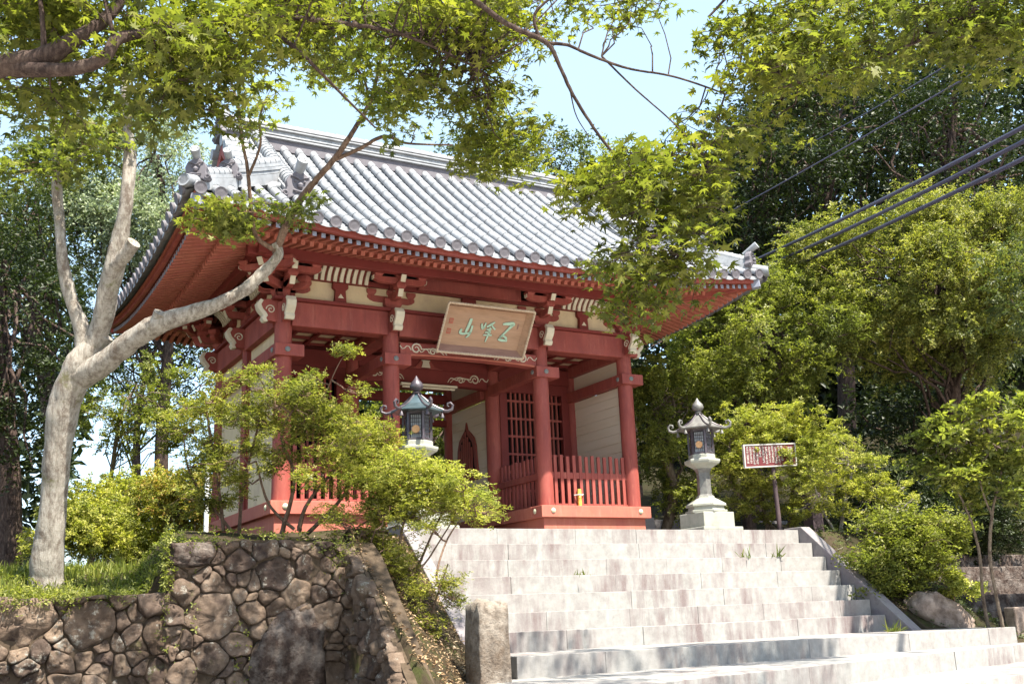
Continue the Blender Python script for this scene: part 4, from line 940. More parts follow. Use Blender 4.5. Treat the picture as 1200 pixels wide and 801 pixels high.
# ================================================================== BRONZE LANTERNS
def lantern():
    root = thing('bronze_lantern', 'weathered pale hexagonal lantern on a stone pedestal, between gate and red notice board', 'lantern', (6.43, -2.0, -.15), 'bronze lanterns either side of the stairs')
    def P(m, name, mat, par=None, **k): o = m.build(name, mat, None, **k); o.parent = par or root; return o
    hx = lambda m, prof, ph=R(12): m.lathe(prof, 6, (0, 0, 0), ph)
    b = P(MB().box(-.40, .40, -.40, .40, 0, .06).box(-.31, .31, -.31, .31, .06, .30), 'pedestal', 'concrete', bevel=.012)
    P(hx(MB(), [(.34, .30), (.345, .34), (.30, .345), (.29, .40), (.33, .405), (.33, .44), (.20, .52), (.155, .54), (.150, .57)]), 'base', 'concrete', bevel=.006)
    P(hx(MB(), [(.150, .57), (.115, .60), (.110, .95), (.135, 1.0), (.15, 1.02)]), 'post', 'patina', bevel=.005)
    P(hx(MB(), [(.15, 1.02), (.19, 1.05), (.28, 1.10), (.295, 1.13), (.295, 1.16), (.22, 1.18), (.22, 1.24), (.205, 1.25)]), 'platform', 'concrete', bevel=.005)
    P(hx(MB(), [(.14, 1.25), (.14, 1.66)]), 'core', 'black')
    c = MB()
    for k in range(6):
        a = R(12)+k*math.pi/3; x, y = .198*math.cos(a), .198*math.sin(a); c.bar((x, y, 1.25), (x, y, 1.68), .034, .034, (x, y, 0))
    hx(c, [(.206, 1.25), (.206, 1.285), (.16, 1.285)]); hx(c, [(.16, 1.62), (.206, 1.62), (.21, 1.68), (.15, 1.68)])
    cage = P(c, 'cage', 'bronze')
    for k in range(6):
        a0, a1 = R(12)+k*math.pi/3, R(12)+(k+1)*math.pi/3; A, B = Vector((math.cos(a0), math.sin(a0), 0))*.186, Vector((math.cos(a1), math.sin(a1), 0))*.186; t = (B-A); n = Vector((t.y, -t.x, 0)).normalized()
        if n.dot(A+B) < 0: n = -n
        m = MB().prism([(.12, 1.29), (.88, 1.29), (.88, 1.61), (.12, 1.61)], A-n*.012, t, (0, 0, 1), -n*.006); pn = P(m, 'pane', 'paper'); g = MB()
        for i in range(1, 5): q = A+t*(.12+.76*i/5); g.bar(q+Vector((0, 0, 1.29)), q+Vector((0, 0, 1.61)), .008, .008, n)
        for i in range(1, 6): z = 1.29+.32*i/6; g.bar(A+t*.12+Vector((0, 0, z)), A+t*.88+Vector((0, 0, z)), .008, .008, n)
        P(g, 'grille', 'bronze', pn)
        if k % 2 == 1:
            cpt = (A+B)/2+n*.008+Vector((0, 0, 1.40)); poly = []
            for i in range(48): a = i*math.pi/24; r = .052*(1+.13*abs(math.cos(8*a))); poly.append((r*math.cos(a), r*math.sin(a)))
            P(MB().prism(poly, cpt, t.normalized(), (0, 0, 1), n*.012), 'crest', 'gold', pn)
    rf = MB(); ns = 6; prof = [(.36, 1.66), (.385, 1.665), (.385, 1.68), (.30, 1.715), (.20, 1.775), (.12, 1.85), (.06, 1.905), (.05, 1.93)]
    r_ = P(rf.lathe(prof, 6, (0, 0, 0), R(12)), 'roof', 'patina')
    m = MB()
    for k in range(6):
        a = R(12)+k*math.pi/3; d = Vector((math.cos(a), math.sin(a), 0)); m.tube([d*r+Vector((0, 0, z+.008)) for r, z in prof[2:]], .013, 6)
        pts = [d*.37+Vector((0, 0, 1.675)), d*.44+Vector((0, 0, 1.665)), d*.50+Vector((0, 0, 1.69)), d*.515+Vector((0, 0, 1.745)), d*.48+Vector((0, 0, 1.785)), d*.44+Vector((0, 0, 1.775)), d*.435+Vector((0, 0, 1.74)), d*.46+Vector((0, 0, 1.73))]
        o = P(MB().tube(pts, [.022, .022, .022, .020, .018, .016, .013, .008], 8), 'fern_hook', 'patina', r_, smooth=True)
        P(MB().lathe([(.008, 0), (.012, -.03), (.022, -.05), (.03, -.09), (.001, -.09)], 8, tuple(d*.36+Vector((0, 0, 1.665)))), 'bell', 'patina', r_, smooth=True)
    P(m, 'roof_rib', 'bronze', r_, smooth=True)
    P(MB().lathe([(.05, 1.93), (.075, 1.94), (.05, 1.955), (.04, 1.97), (.085, 2.0), (.10, 2.04), (.085, 2.09), (.04, 2.14), (.004, 2.20)], 14), 'jewel_finial', 'patina', smooth=True)
    return root
ln = lantern(); l2 = copy_tree(ln); l2.location = (1.345, -2.0, -.15); l2['label'] = 'dark bronze hexagonal lantern with blue-grey sheen roof, standing among the bushes before the passage'; l2.rotation_euler = (0, 0, R(17))
mats = {'patina': 'bronze'}
def recolour(o):
    for ch in o.children:
        nm = ch.data.materials[0].name
        if nm == 'weathered_bronze':
            ch.data = ch.data.copy(); ch.data.materials[0] = M['bronzeroof'] if ch.name.startswith('roof') else M['bronze']
        recolour(ch)
recolour(l2)
# ================================================================== NOTICE BOARD
nb = thing('notice_board', 'small dark red notice board with white vertical writing on a thin dark post', 'notice board', (8.62, -1.3, -.25))
A0, A1 = Vector((8.02, -1.22, 1.06)), Vector((9.12, -1.32, 1.125)); t = (A1-A0); nv = Vector((t.y, -t.x, 0)).normalized(); uz = Vector((-.0, -.02, 1)); hh = .37
if nv.y > 0: nv = -nv
def nbm(a, b, c, d, z0, z1): return MB().prism([(a, b), (c, b), (c, d), (a, d)], A0+nv*z0, t, uz*hh, nv*(z1-z0))
keep(nbm(0, 0, 1, 1, 0, .03).build('panel', 'signred', None), nb); m = MB()
for q in ((-.02, -.06, 1.02, .0), (-.02, 1.0, 1.02, 1.06), (-.02, .001, .001, .999), (.999, .001, 1.02, .999)): k = nbm(*q, -.005, .042); m.add(k.v, k.f)
keep(m.build('frame', 'signwhite', None), nb); rr = random.Random(4); m = MB()
for cidx in range(12):
    u = .055+cidx*.062; n = rr.choice([13, 14, 15, 15]) if cidx not in (4,) else 9
    for k in range(n):
        v = .93-k*.058; w_, h_ = .020, .020
        for _ in range(rr.choice([2, 3, 3])):
            if rr.random() < .55: a = u+rr.uniform(-.004, .004); b = v+rr.uniform(-h_, h_); q = nbm(a-w_, b-.007, a+w_, b+.007, .0305, .0325)
            else: a = u+rr.uniform(-w_, w_)*.7; q = nbm(a-.006, v-h_, a+.006, v+h_, .0305, .0325)
            m.add(q.v, q.f)
    keep(m.build('writing_column', 'signwhite', None), nb); m = MB()
for v0 in (.78, .50, .24):
    for _ in range(6):
        if rr.random() < .5: b = v0+rr.uniform(-.09, .09); q = nbm(.86, b-.014, .945, b+.014, .0305, .0325)
        else: a = rr.uniform(.865, .94); q = nbm(a-.008, v0-.10, a+.008, v0+.10, .0305, .0325)
        m.add(q.v, q.f)
keep(m.build('title_column', 'signwhite', None), nb)
pc = A0+t*.60-nv*.03; keep(MB().tube([(pc.x, pc.y, -.3), (pc.x-.02, pc.y, .5), (pc.x-.03, pc.y, 1.3)], [.045, .04, .036], 10).build('post', 'darkpost', None, True), nb)
# ================================================================== SMALL STONES, SIDE STEPS
ss = thing('side_steps', 'shaded stone steps climbing to the right under dark trees behind the saplings', 'steps', (12, -3, -1.75))
for i in range(5):
    x0, y, z = 10.7+i*.55, -3.7+i*.75, -1.56+i*.27
    keep(MB().box(x0, x0+5, y, y+.9, z-.5, z).build('step', 'stonedark', None, bevel=.015), ss)  # dark stone colour paints the tree shade onto these steps
tag(MB().box(10.15, 14.2, -4.62, -4.42, -2.1, -1.50).build('kerb_stone', 'boulder', None, bevel=.02), 'long low weathered kerb stone beside the saplings at right', 'kerb')
tag(MB().box(7.5, 7.85, 1.3, 1.6, -.3, .42).build('stone_post', 'cheek', None, bevel=.015), 'short grey square stone post just right of the gate plinth', 'post')
tag(MB().box(9.35, 9.6, -1.4, -1.15, -.6, .62).build('timber_post', 'darkpost', None, bevel=.015), 'stubby dark post half hidden in the azaleas right of the stairs', 'post')
wl = tag(MB().box(8.0, 13.0, 3.0, 3.2, -.5, .55).build('low_wall', 'cheek', None, bevel=.02), 'low dark stone wall in the shade behind the right lantern', 'wall')
# ================================================================== CABLES
def cable(name, label, a, b, r, sag, group=None):
    a, b = np.array(a), np.array(b); P = [a+(b-a)*k/24-np.array([0, 0, sag*4*(k/24)*(1-k/24)]) for k in range(25)]
    return tag(MB().tube(P, r, 7).build(name, 'cable', None, True), label, 'cable', group)
def ext(x0, y0, D0, x1, y1, D1, k0=.25, k1=.3): a, b = at(x0, y0, D0), at(x1, y1, D1); return a+(a-b)*k1, b+(b-a)*k0
for (q, lb) in (((880, 303, 25, 1200, 143, 15), 'topmost of the three thick dark cables running to the roof corner'), ((893, 310, 25, 1200, 160, 15), 'middle one of the three thick dark cables running to the roof corner'), ((905, 318, 25, 1200, 180, 15), 'lowest of the three thick dark cables running to the roof corner')):
    a, b = ext(*q); cable('power_cable', lb, a, b, .034, .12, 'thick cables crossing to the roof corner')
for (q, lb) in (((840, 253, 26, 1113, 97, 19), 'thin wire crossing the dark trees above the thick cables'), ((983, 147, 26, 1117, 67, 20), 'thin upper wire crossing behind the maple leaves at right')):
    a, b = ext(*q, .6, .5); cable('thin_wire', lb, a, b, .016, .1, 'thin wires crossing the dark trees')
# ================================================================== VEGETATION
MAPLE = T_maple(); RH = T_rhomb(.46); RHN = T_rhomb(.34); WH4 = T_whorl(4, .40); WH5 = T_whorl(5, .42, .3); WH3 = T_whorl(3, .44)
def tubes(name, paths, mat, root, n=8):
    m = MB()
    for P, r in paths: m.tube(P, r, n)
    return keep(m.build(name, mat, None, True, ang=80), root)
def smooth_path(P, rad, k=9):
    P = [np.asarray(p, float) for p in P]; Q, rr_ = [], []
    for i in range(len(P)-1):
        p0, p1, p2, p3 = P[max(0, i-1)], P[i], P[i+1], P[min(len(P)-1, i+2)]
        for j in range(k): t = j/k; Q.append(.5*((2*p1)+(-p0+p2)*t+(2*p0-5*p1+4*p2-p3)*t*t+(-p0+3*p1-3*p2+p3)*t**3)); rr_.append(rad[i]+(rad[i+1]-rad[i])*t)
    Q.append(P[-1]); rr_.append(rad[-1]); return Q, rr_
def limb_px(L, wob_=.0):                           # [(x, y, width in px, distance)]
    P = [at(x, y, D) for x, y, w_, D in L]; r = [w_*D/FPX/2 for x, y, w_, D in L]; Q, rr_ = smooth_path(P, r)
    for i in range(1, len(Q)-1): Q[i] = Q[i]+RNG.normal(size=3)*rr_[i]*(.05 if rr_[i] < .04 else .012)
    rr_ = [a*(1+.035*math.sin(i*.33+1)+.02*math.sin(i*.81)) for i, a in enumerate(rr_)]
    return Q, rr_
def sprays(regions, size, leaves, rad=(.22, .42), thick=.05, droop=.25):
    """flat layered leaf sprays; regions = (x, y, rx, ry, D, dD, count)"""
    P, N, C = [], [], []
    for x, y, rx, ry, D, dD, cnt in regions:
        for _ in range(cnt):
            a = RNG.uniform(0, 2*math.pi); q = math.sqrt(RNG.uniform()); d = D+RNG.uniform(-dD, dD)
            c = at(x+rx*q*math.cos(a), y+ry*q*math.sin(a), d); R0 = RNG.uniform(*rad); n0 = np.array([0, 0, 1.])+RNG.normal(size=3)*.28; n0 /= np.linalg.norm(n0)
            k = int(leaves*(R0/.32)**2*RNG.uniform(.7, 1.3)); rho = np.sqrt(RNG.uniform(0, 1, k))*R0; th = RNG.uniform(0, 2*math.pi, k)
            el = RNG.uniform(.55, 1); e1 = np.cross(n0, [1, .3, 0]); e1 /= np.linalg.norm(e1); e2 = np.cross(n0, e1)
            p = c+np.outer(rho*np.cos(th), e1)+np.outer(rho*np.sin(th)*el, e2)+np.outer(RNG.normal(size=k)*thick-droop*rho**2/R0, n0)
            P.append(p); N.append(n0+RNG.normal(size=(k, 3))*.42); C.append(c)
            for _ in range(3): a = RNG.uniform(0, 2*math.pi); TW.append(([c, c+(e1*math.cos(a)+e2*math.sin(a))*R0*.5-n0*droop*.12*R0, c+(e1*math.cos(a+.2)+e2*math.sin(a+.2))*R0*.95-n0*droop*.9*R0], [.0035, .0028, .0015]))
    return np.concatenate(P), np.concatenate(N), C
TW = []
def twigs(C, paths, r=.006, every=1):
    pts = np.concatenate([np.array(P) for P, _ in paths]); out = []
    for c in C[::every]:
        q = pts[np.argmin(((pts-c)**2).sum(1))]; w_ = wob(q, c, 6, .05, .03); out.append((w_, list(np.linspace(r*1.6, r*.5, len(w_)))))
    out += TW; TW.clear(); return out
# ---- the pale tree on the bank
def knotty(m, amp=.016):
    V = []
    for v in m.v:
        p = Vector(v); q = Vector((p.x*7, p.y*7, p.z*2.2)); d = Vector((mn.noise(q), mn.noise(q+Vector((9, 3, 1))), .3*mn.noise(q+Vector((2, 7, 5))))); e = Vector((mn.noise(p*17), mn.noise(p*17+Vector((5, 5, 5))), 0)); V.append(tuple(p+d*amp+e*amp*.35))
    m.v = V; return m
pt = thing('pale_tree', 'pale barked tree with sawn limb stubs on the grassy bank, leaning over the gate roof', 'tree', at(56, 668, 10.9))
D = 10.9
trunk = limb_px([(53, 712, 44, D), (54, 685, 41, D), (56, 655, 35, D), (61, 600, 31, D), (68, 525, 32, D), (77, 470, 36, D), (93, 432, 38, D), (108, 408, 30, D), (122, 392, 22, D)])
l1 = limb_px([(100, 425, 26, D), (96, 385, 18, D), (80, 340, 15, D), (72, 295, 13, D), (69, 250, 12, D+.1), (66, 195, 11, D+.2), (63, 140, 9, D+.3), (70, 100, 6, D+.4), (60, 40, 4, D+.5)])
l2_ = limb_px([(108, 412, 26, D), (122, 365, 24, D-.05), (133, 315, 23, D-.1), (141, 280, 20, D-.1), (149, 230, 16, D-.1), (152, 180, 14, D), (148, 125, 11, D), (146, 80, 8, D), (160, 30, 5, D)])
l3 = limb_px([(92, 440, 34, D), (118, 428, 28, D-.1), (150, 402, 25, D-.2), (185, 380, 24, D-.3), (215, 370, 21, D-.3), (250, 358, 17, D-.3), (285, 340, 15, D-.3), (310, 318, 14, D-.25), (326, 298, 13, D-.2), (321, 284, 9, D-.2)])
b1 = limb_px([(323, 298, 9, D-.2), (332, 272, 10, D-.2), (345, 245, 9, D-.2), (366, 216, 8, D-.2), (392, 186, 7, D-.2), (415, 152, 6, D-.2), (434, 118, 5, D-.1), (444, 80, 4, D), (452, 40, 3, D)])
b2 = limb_px([(320, 292, 7, D-.2), (300, 276, 5, D-.25), (294, 240, 4.5, D-.3), (290, 198, 4.5, D-.3), (283, 160, 4, D-.3), (278, 120, 3.5, D-.3), (262, 70, 3, D-.3)])
b3 = limb_px([(392, 187, 5, D-.2), (420, 175, 5, D-.1), (450, 160, 4.5, D), (478, 168, 3, D), (530, 170, 2, D)])
b4 = limb_px([(292, 205, 3.5, D-.3), (305, 170, 3, D-.35), (304, 140, 2.5, D-.4), (312, 115, 2, D-.4)])
b5 = limb_px([(70, 205, 7, D+.2), (85, 190, 8, D+.1), (105, 178, 5, D), (120, 160, 3, D)])
b6 = limb_px([(433, 120, 3, D-.1), (425, 90, 3, D-.1), (400, 60, 2.5, D-.1), (380, 20, 2, D)])
b7 = limb_px([(68, 180, 5, D+.2), (82, 150, 6, D+.1), (100, 120, 5, D), (118, 98, 3, D)])
s1 = limb_px([(170, 395, 15, D-.25), (180, 382, 15, D-.3), (188, 366, 15, D-.35)])
s2 = limb_px([(135, 312, 16, D-.15), (146, 300, 17, D-.2), (157, 284, 16, D-.25)])
keep(knotty(MB().tube(*trunk, 26)).build('trunk', 'barkpale', None, True, ang=80), pt)
for q in (l1, l2_, l3): keep(knotty(MB().tube(*q, 20)).build('limb', 'barkpale', None, True, ang=80), pt)
for q in (s1, s2): keep(MB().tube(*q, 12).build('sawn_stub', 'barkpale', None, True, ang=50), pt)
for q, mt in ((b1, 'twig'), (b2, 'twig'), (b3, 'twig'), (b4, 'twig'), (b5, 'barkpale'), (b6, 'twig'), (b7, 'barkpale')): keep(MB().tube(*q, 8).build('branch', mt, None, True, ang=80), pt)
P, N, C = sprays([(285, 245, 45, 12, D-.3, .3, 7), (262, 262, 30, 10, D-.3, .2, 4), (340, 240, 25, 8, D-.2, .2, 3), (285, 115, 30, 14, D-.3, .3, 3), (310, 150, 25, 8, D-.3, .3, 1), (100, 165, 40, 22, D+.1, .4, 9), (45, 190, 45, 30, D+.2, .4, 9), (130, 130, 40, 15, D, .3, 4),
    (450, 95, 40, 28, D, .4, 7), (400, 65, 60, 28, D, .4, 8), (460, 150, 30, 8, D, .3, 2), (40, 120, 50, 30, D+.4, .3, 8), (410, 410, 14, 4, D, .02, 0)], .042, 95, (.2, .36), .035)
keep(leaf_cloud('crown', P, N, .05, MAPLE, 'fresh', None), pt)
tubes('twig', twigs(C, [l1, l2_, b1, b2, b3, b4, b6], .005), 'twig', pt, 5)

# ---- maples reaching over from outside the picture
m1 = thing('maple_tree', 'maple with thick dark boughs reaching in over the top left corner', 'tree', (-7.6, -9.0, -2.7))
A1 = limb_px([(-330, 1060, 64, 6.6), (-330, 900, 60, 6.6), (-340, 600, 52, 6.6), (-260, 250, 44, 6.5), (-100, 110, 34, 6.4), (0, 78, 27, 6.4), (50, 68, 25, 6.4), (85, 48, 18, 6.4), (120, 25, 15, 6.5), (150, -8, 12, 6.6), (200, -60, 9, 6.8)])
A2 = limb_px([(15, 80, 20, 6.4), (50, 82, 18, 6.35), (90, 80, 16, 6.35), (122, 68, 15, 6.35), (136, 48, 14, 6.4), (160, 40, 12, 6.5), (225, 32, 10, 6.7), (300, 20, 8, 7.0), (380, 25, 6, 7.4), (470, 40, 4, 7.8), (560, 80, 3, 8)])
A3 = limb_px([(52, 66, 8, 6.4), (50, 30, 6, 6.4), (46, -10, 5, 6.5), (40, -60, 4, 6.6)])
A4 = limb_px([(135, 50, 6, 6.4), (128, 20, 5, 6.4), (118, -20, 4, 6.5)])
A5 = limb_px([(300, 20, 6, 7.0), (350, 60, 5, 7.0), (400, 110, 3, 7.2), (440, 150, 2, 7.4)])
keep(MB().tube(*A1, 14).build('trunk', 'bark', None, True, ang=80), m1)
for q in (A2, A3, A4, A5): keep(MB().tube(*q, 10).build('branch', 'bark', None, True, ang=80), m1)
P, N, C = sprays([(90, 20, 120, 40, 7.2, .8, 24), (40, 110, 60, 20, 7.4, .8, 6), (260, 30, 120, 45, 7.4, .9, 28), (420, 20, 130, 38, 8.6, 1.2, 27), (560, 45, 70, 45, 9.2, 1.2, 22), (205, 90, 45, 25, 7.0, .6, 7), (235, 125, 12, 6, 7, .3, 2), (520, 105, 85, 30, 9.0, 1.0, 13), (585, 160, 38, 28, 9.0, .6, 9),
    (250, -120, 400, 110, 7.2, .9, 40), (600, -60, 170, 70, 10.2, .8, 34), (-150, 0, 150, 150, 7.5, 1.5, 30)], .058, 74, (.22, .44), .05)
keep(leaf_cloud('crown', P, N, .05, MAPLE, 'maple', None), m1); tubes('twig', twigs(C, [A1, A2, A3, A4, A5], .005), 'bark', m1, 5)

m2 = thing('maple_tree', 'maple bough with leaves hanging in front of the right half of the roof', 'tree', (-8.6, -8.2, -2.7))
B1 = limb_px([(-420, 1030, 46, 7.6), (-420, 950, 44, 7.6), (-420, 500, 40, 7.6), (-380, 0, 32, 7.6), (-150, -240, 26, 7.6), (200, -230, 16, 7.6), (430, -90, 10, 7.6), (545, -8, 7, 7.6), (592, 27, 6.5, 7.6), (640, 50, 6, 7.6), (656, 78, 4.5, 7.6), (672, 112, 4, 7.6), (700, 156, 3.6, 7.6), (724, 186, 3, 7.6), (762, 235, 2.5, 7.6), (800, 290, 1.8, 7.6)])
B2 = limb_px([(640, 51, 4.5, 7.6), (665, 53, 4, 7.6), (690, 64, 3.5, 7.6), (735, 80, 3, 7.6), (790, 90, 2.5, 7.7), (850, 110, 2, 7.8)])
B3 = limb_px([(632, 44, 4, 7.6), (626, 20, 3.6, 7.6), (640, 2, 3, 7.6), (660, -10, 2.6, 7.6)])
B4 = limb_px([(705, 66, 2.5, 7.6), (745, 105, 2.2, 7.6), (790, 145, 1.8, 7.5), (830, 190, 1.4, 7.4)])
B5 = limb_px([(668, 105, 1.8, 7.6), (675, 135, 1.5, 7.6), (690, 160, 1.2, 7.6)])
keep(MB().tube(*B1, 10).build('trunk', 'bark', None, True, ang=80), m2)
for q in (B2, B3, B4, B5): keep(MB().tube(*q, 7).build('branch', 'bark', None, True, ang=80), m2)
P, N, C = sprays([(715, 208, 42, 28, 7.6, .6, 9), (765, 212, 55, 45, 7.6, .6, 11), (785, 265, 50, 48, 7.6, .6, 11), (745, 290, 46, 52, 7.6, .6, 10), (750, 348, 40, 26, 7.6, .4, 7), (695, 220, 20, 25, 7.6, .3, 5), (835, 165, 30, 45, 7.7, .5, 9), (800, 320, 25, 30, 7.6, .3, 5), (830, 250, 18, 26, 7.6, .3, 4),
    (745, 5, 45, 12, 7.8, .4, 6), (865, 40, 25, 30, 7.9, .5, 5)], .052, 62, (.18, .34), .06)
keep(leaf_cloud('crown', P, N, .05, MAPLE, 'maple', None), m2); tubes('twig', twigs(C, [B1, B2, B4], .004), 'bark', m2, 5)

m3 = thing('maple_tree', 'maple spreading its shaded leaves across the top right corner', 'tree', (6.2, -12.5, -2.7))
C1 = limb_px([(1600, 1100, 50, 8.6), (1580, 700, 44, 8.6), (1500, 250, 34, 8.4), (1330, 20, 20, 8.2), (1180, -60, 12, 8.0), (1040, -80, 7, 8.0), (900, -40, 4, 8.0), (830, 20, 2.5, 7.9)])
C2 = limb_px([(1180, -60, 7, 8.0), (1120, 20, 5, 8.0), (1050, 60, 3.5, 8.0), (970, 90, 2.5, 8.0), (938, 95, 1.5, 8)])
C3 = limb_px([(965, -70, 4, 8), (958, 0, 3, 7.9), (945, 60, 2.2, 7.9), (935, 95, 1.6, 7.9)])
keep(MB().tube(*C1, 10).build('trunk', 'bark', None, True, ang=80), m3)
for q in (C2, C3): keep(MB().tube(*q, 7).build('branch', 'bark', None, True, ang=80), m3)
P, N, C = sprays([(1100, 20, 120, 35, 8.2, .8, 26), (970, 25, 80, 35, 8.0, .7, 16), (925, 70, 40, 30, 8.0, .6, 7), (1010, 75, 60, 20, 8.0, .6, 5), (1160, 55, 50, 22, 8.2, .7, 6), (885, 150, 30, 30, 7.9, .5, 4), (905, 65, 50, 40, 12, .5, 8), (1130, -90, 260, 90, 8.6, 1.2, 40), (1000, -60, 200, 60, 11, .9, 20), (1230, -20, 60, 60, 11.8, .6, 20), (1130, -50, 60, 50, 11.6, .6, 10)], .058, 74, (.2, .42), .05)
keep(leaf_cloud('crown', P, N, .05, MAPLE, 'maple', None), m3); tubes('twig', twigs(C, [C1, C2, C3], .005), 'bark', m3, 5)

# ---- bushes in front of the gate
def shrub(label, stems, clumps, n, size, T, mat, base, bark='twig', extra_tw=40, cat='bush', name='azalea_bush', fill=0, **kw):
    root = thing(name, label, cat, base); paths = []
    CL = [(at(x, y, D), (rx*D/FPX, rx*D/FPX, ry*D/FPX)) for x, y, rx, ry, D in clumps]
    if fill:
        for c, r in list(CL):
            for _ in range(fill):
                c2 = np.array(c)+RNG.normal(size=3)*np.array(r)*np.array([1.0, 1.0, 1.1]); v_ = c2-CAM; x_, y_ = 600+FPX*(v_@CR)/(v_@CF), 400.5-FPX*(v_@CU)/(v_@CF)
                if 425 < x_ < 560 and y_ < 548: continue
                CL.append((c2, tuple(np.array(r)*RNG.uniform(.45, .8))))
            for _ in range(0): CL.append((np.array(c)+RNG.normal(size=3)*np.array(r)*np.array([1.0, 1.0, 1.1]), tuple(np.array(r)*RNG.uniform(.45, .8))))
    for L in stems:
        q = limb_px(L); paths.append((q[0], [a*.72 for a in q[1]]))
    big = list(paths)
    for c, r in CL:
        pts = np.concatenate([np.array(q[0]) for q in big]); q = pts[np.argmin(((pts-c)**2).sum(1))]
        w_ = wob(q, c, 6, .07, .02); paths.append((w_, list(np.linspace(.011, .004, len(w_)))))
        for _ in range(extra_tw//5):
            e = c+RNG.normal(size=3)*np.array(r)*.55; w2 = wob(w_[3], e, 5, .08, 0); paths.append((w2, list(np.linspace(.006, .0025, len(w2)))))
    tubes('stem', paths, bark, root, 6); PP, NN = [], []; tot = sum(r[0]*r[2] for _, r in CL)
    for c, r in CL:
        k = int(n*r[0]*r[2]/tot)
        # leaves gather in small tufts at the twig tips
        nt_ = max(3, k//26); tc, _ = clump_pts(c, np.array(r)*np.array([1.25, 1.25, 1.45]), nt_, .1, .9); p = np.repeat(tc, 26, 0)+RNG.normal(size=(nt_*26, 3))*np.array([.06, .06, .035])*kw.get('tuft', 1)
        PP.append(p); NN.append(np.array([0, 0, 1.])+RNG.normal(size=p.shape)*.5)
    keep(leaf_cloud('foliage', np.concatenate(PP), np.concatenate(NN), size, T, mat, None), root); return root
g = 13.2
shrub('airy green bush with orange tinted sprigs at the left corner of the gate', [[(262, 622, 6, g), (255, 560, 5, g), (245, 500, 4, g), (240, 460, 2, g)], [(280, 625, 6, g), (285, 570, 5, g), (300, 510, 4, g), (310, 460, 2, g)], [(272, 622, 5, g), (225, 560, 4, g), (215, 510, 2, g)]],
      [(225, 500, 28, 22, g), (255, 470, 30, 18, g), (285, 485, 30, 20, g-.2), (300, 455, 26, 12, g-.2), (235, 545, 32, 20, g), (275, 530, 28, 22, g+.2), (225, 585, 26, 16, g), (265, 590, 25, 15, g), (310, 500, 22, 20, g-.2)], 4600, .05, WH4, 'azalea', at(270, 625, g), fill=2, extra_tw=20)
g = 12.7
shrub('broad yellow-green bush with crooked stems in front of the left bay of the gate', [[(330, 625, 8, g), (345, 560, 6, g), (330, 510, 4, g), (350, 470, 3, g)], [(350, 622, 8, g), (360, 590, 6, g), (395, 545, 5, g), (420, 500, 3, g)], [(360, 625, 7, g), (395, 590, 6, g), (415, 560, 4, g), (450, 510, 3, g)], [(345, 620, 6, g), (315, 590, 5, g), (300, 540, 3, g)], [(345, 500, 3, g), (372, 478, 2, g), (395, 430, 1.6, g), (405, 414, 1.2, g)]],
      [(335, 465, 32, 16, g), (370, 480, 36, 18, g), (405, 495, 36, 22, g), (350, 505, 34, 18, g), (385, 525, 36, 20, g), (425, 520, 36, 24, g-.2), (325, 530, 28, 18, g), (445, 545, 34, 22, g-.2), (405, 560, 32, 18, g-.2), (440, 515, 26, 18, g-.2), (350, 450, 22, 9, g), (407, 411, 9, 4, g)], 8200, .046, WH4, 'azalea', at(345, 625, g), fill=2, extra_tw=20)
g = 12.3
shrub('dense bright bush with bare lower twigs sloping down beside the stone stairs', [[(470, 690, 5, g-.3), (468, 640, 5, g-.2), (480, 590, 4, g), (500, 550, 2, g)], [(480, 690, 5, g-.3), (500, 640, 4, g), (520, 600, 3, g), (540, 590, 2, g)], [(455, 680, 5, g-.2), (440, 620, 4, g), (450, 570, 3, g)], [(490, 720, 5, g-.6), (486, 680, 4, g-.5), (505, 650, 3, g-.3), (530, 610, 2, g)], [(515, 690, 4, g-.8), (512, 670, 4, g-.7), (525, 630, 3, g-.4), (548, 598, 2, g-.2)]],
      [(470, 555, 34, 22, g), (505, 560, 34, 16, g), (525, 565, 34, 20, g), (505, 580, 34, 18, g-.1), (550, 590, 32, 13, g), (460, 590, 30, 18, g), (490, 610, 30, 10, g-.1), (440, 585, 24, 20, g), (560, 605, 20, 8, g), (455, 545, 34, 24, g), (480, 580, 34, 22, g), (520, 592, 34, 16, g), (445, 605, 30, 16, g), (425, 560, 28, 22, g)], 12500, .042, WH4, 'azaleabright', at(475, 692, g-.3), fill=1, extra_tw=30)
g = 11.9
shrub('scrubby low bush of bare twigs and small leaves on the leaf littered slope', [[(420, 690, 4, g), (430, 650, 3, g), (440, 620, 2, g)], [(450, 720, 4, g-.2), (455, 680, 3, g), (440, 650, 2, g)], [(490, 745, 4, g-.4), (492, 700, 3, g-.2), (475, 660, 2, g)], [(500, 735, 4, g-.4), (515, 690, 3, g-.3), (525, 660, 2, g-.3)], [(430, 650, 3, g), (410, 625, 2, g)]],
      [(430, 625, 36, 16, g+.3), (455, 640, 34, 18, g+.2), (440, 665, 26, 16, g), (475, 665, 28, 18, g-.1), (495, 690, 24, 16, g-.3), (410, 622, 26, 10, g+.4), (500, 725, 24, 14, g-.5), (525, 690, 16, 16, g-.4)], 4600, .036, WH4, 'azalea', at(440, 690, g), extra_tw=60, fill=1)
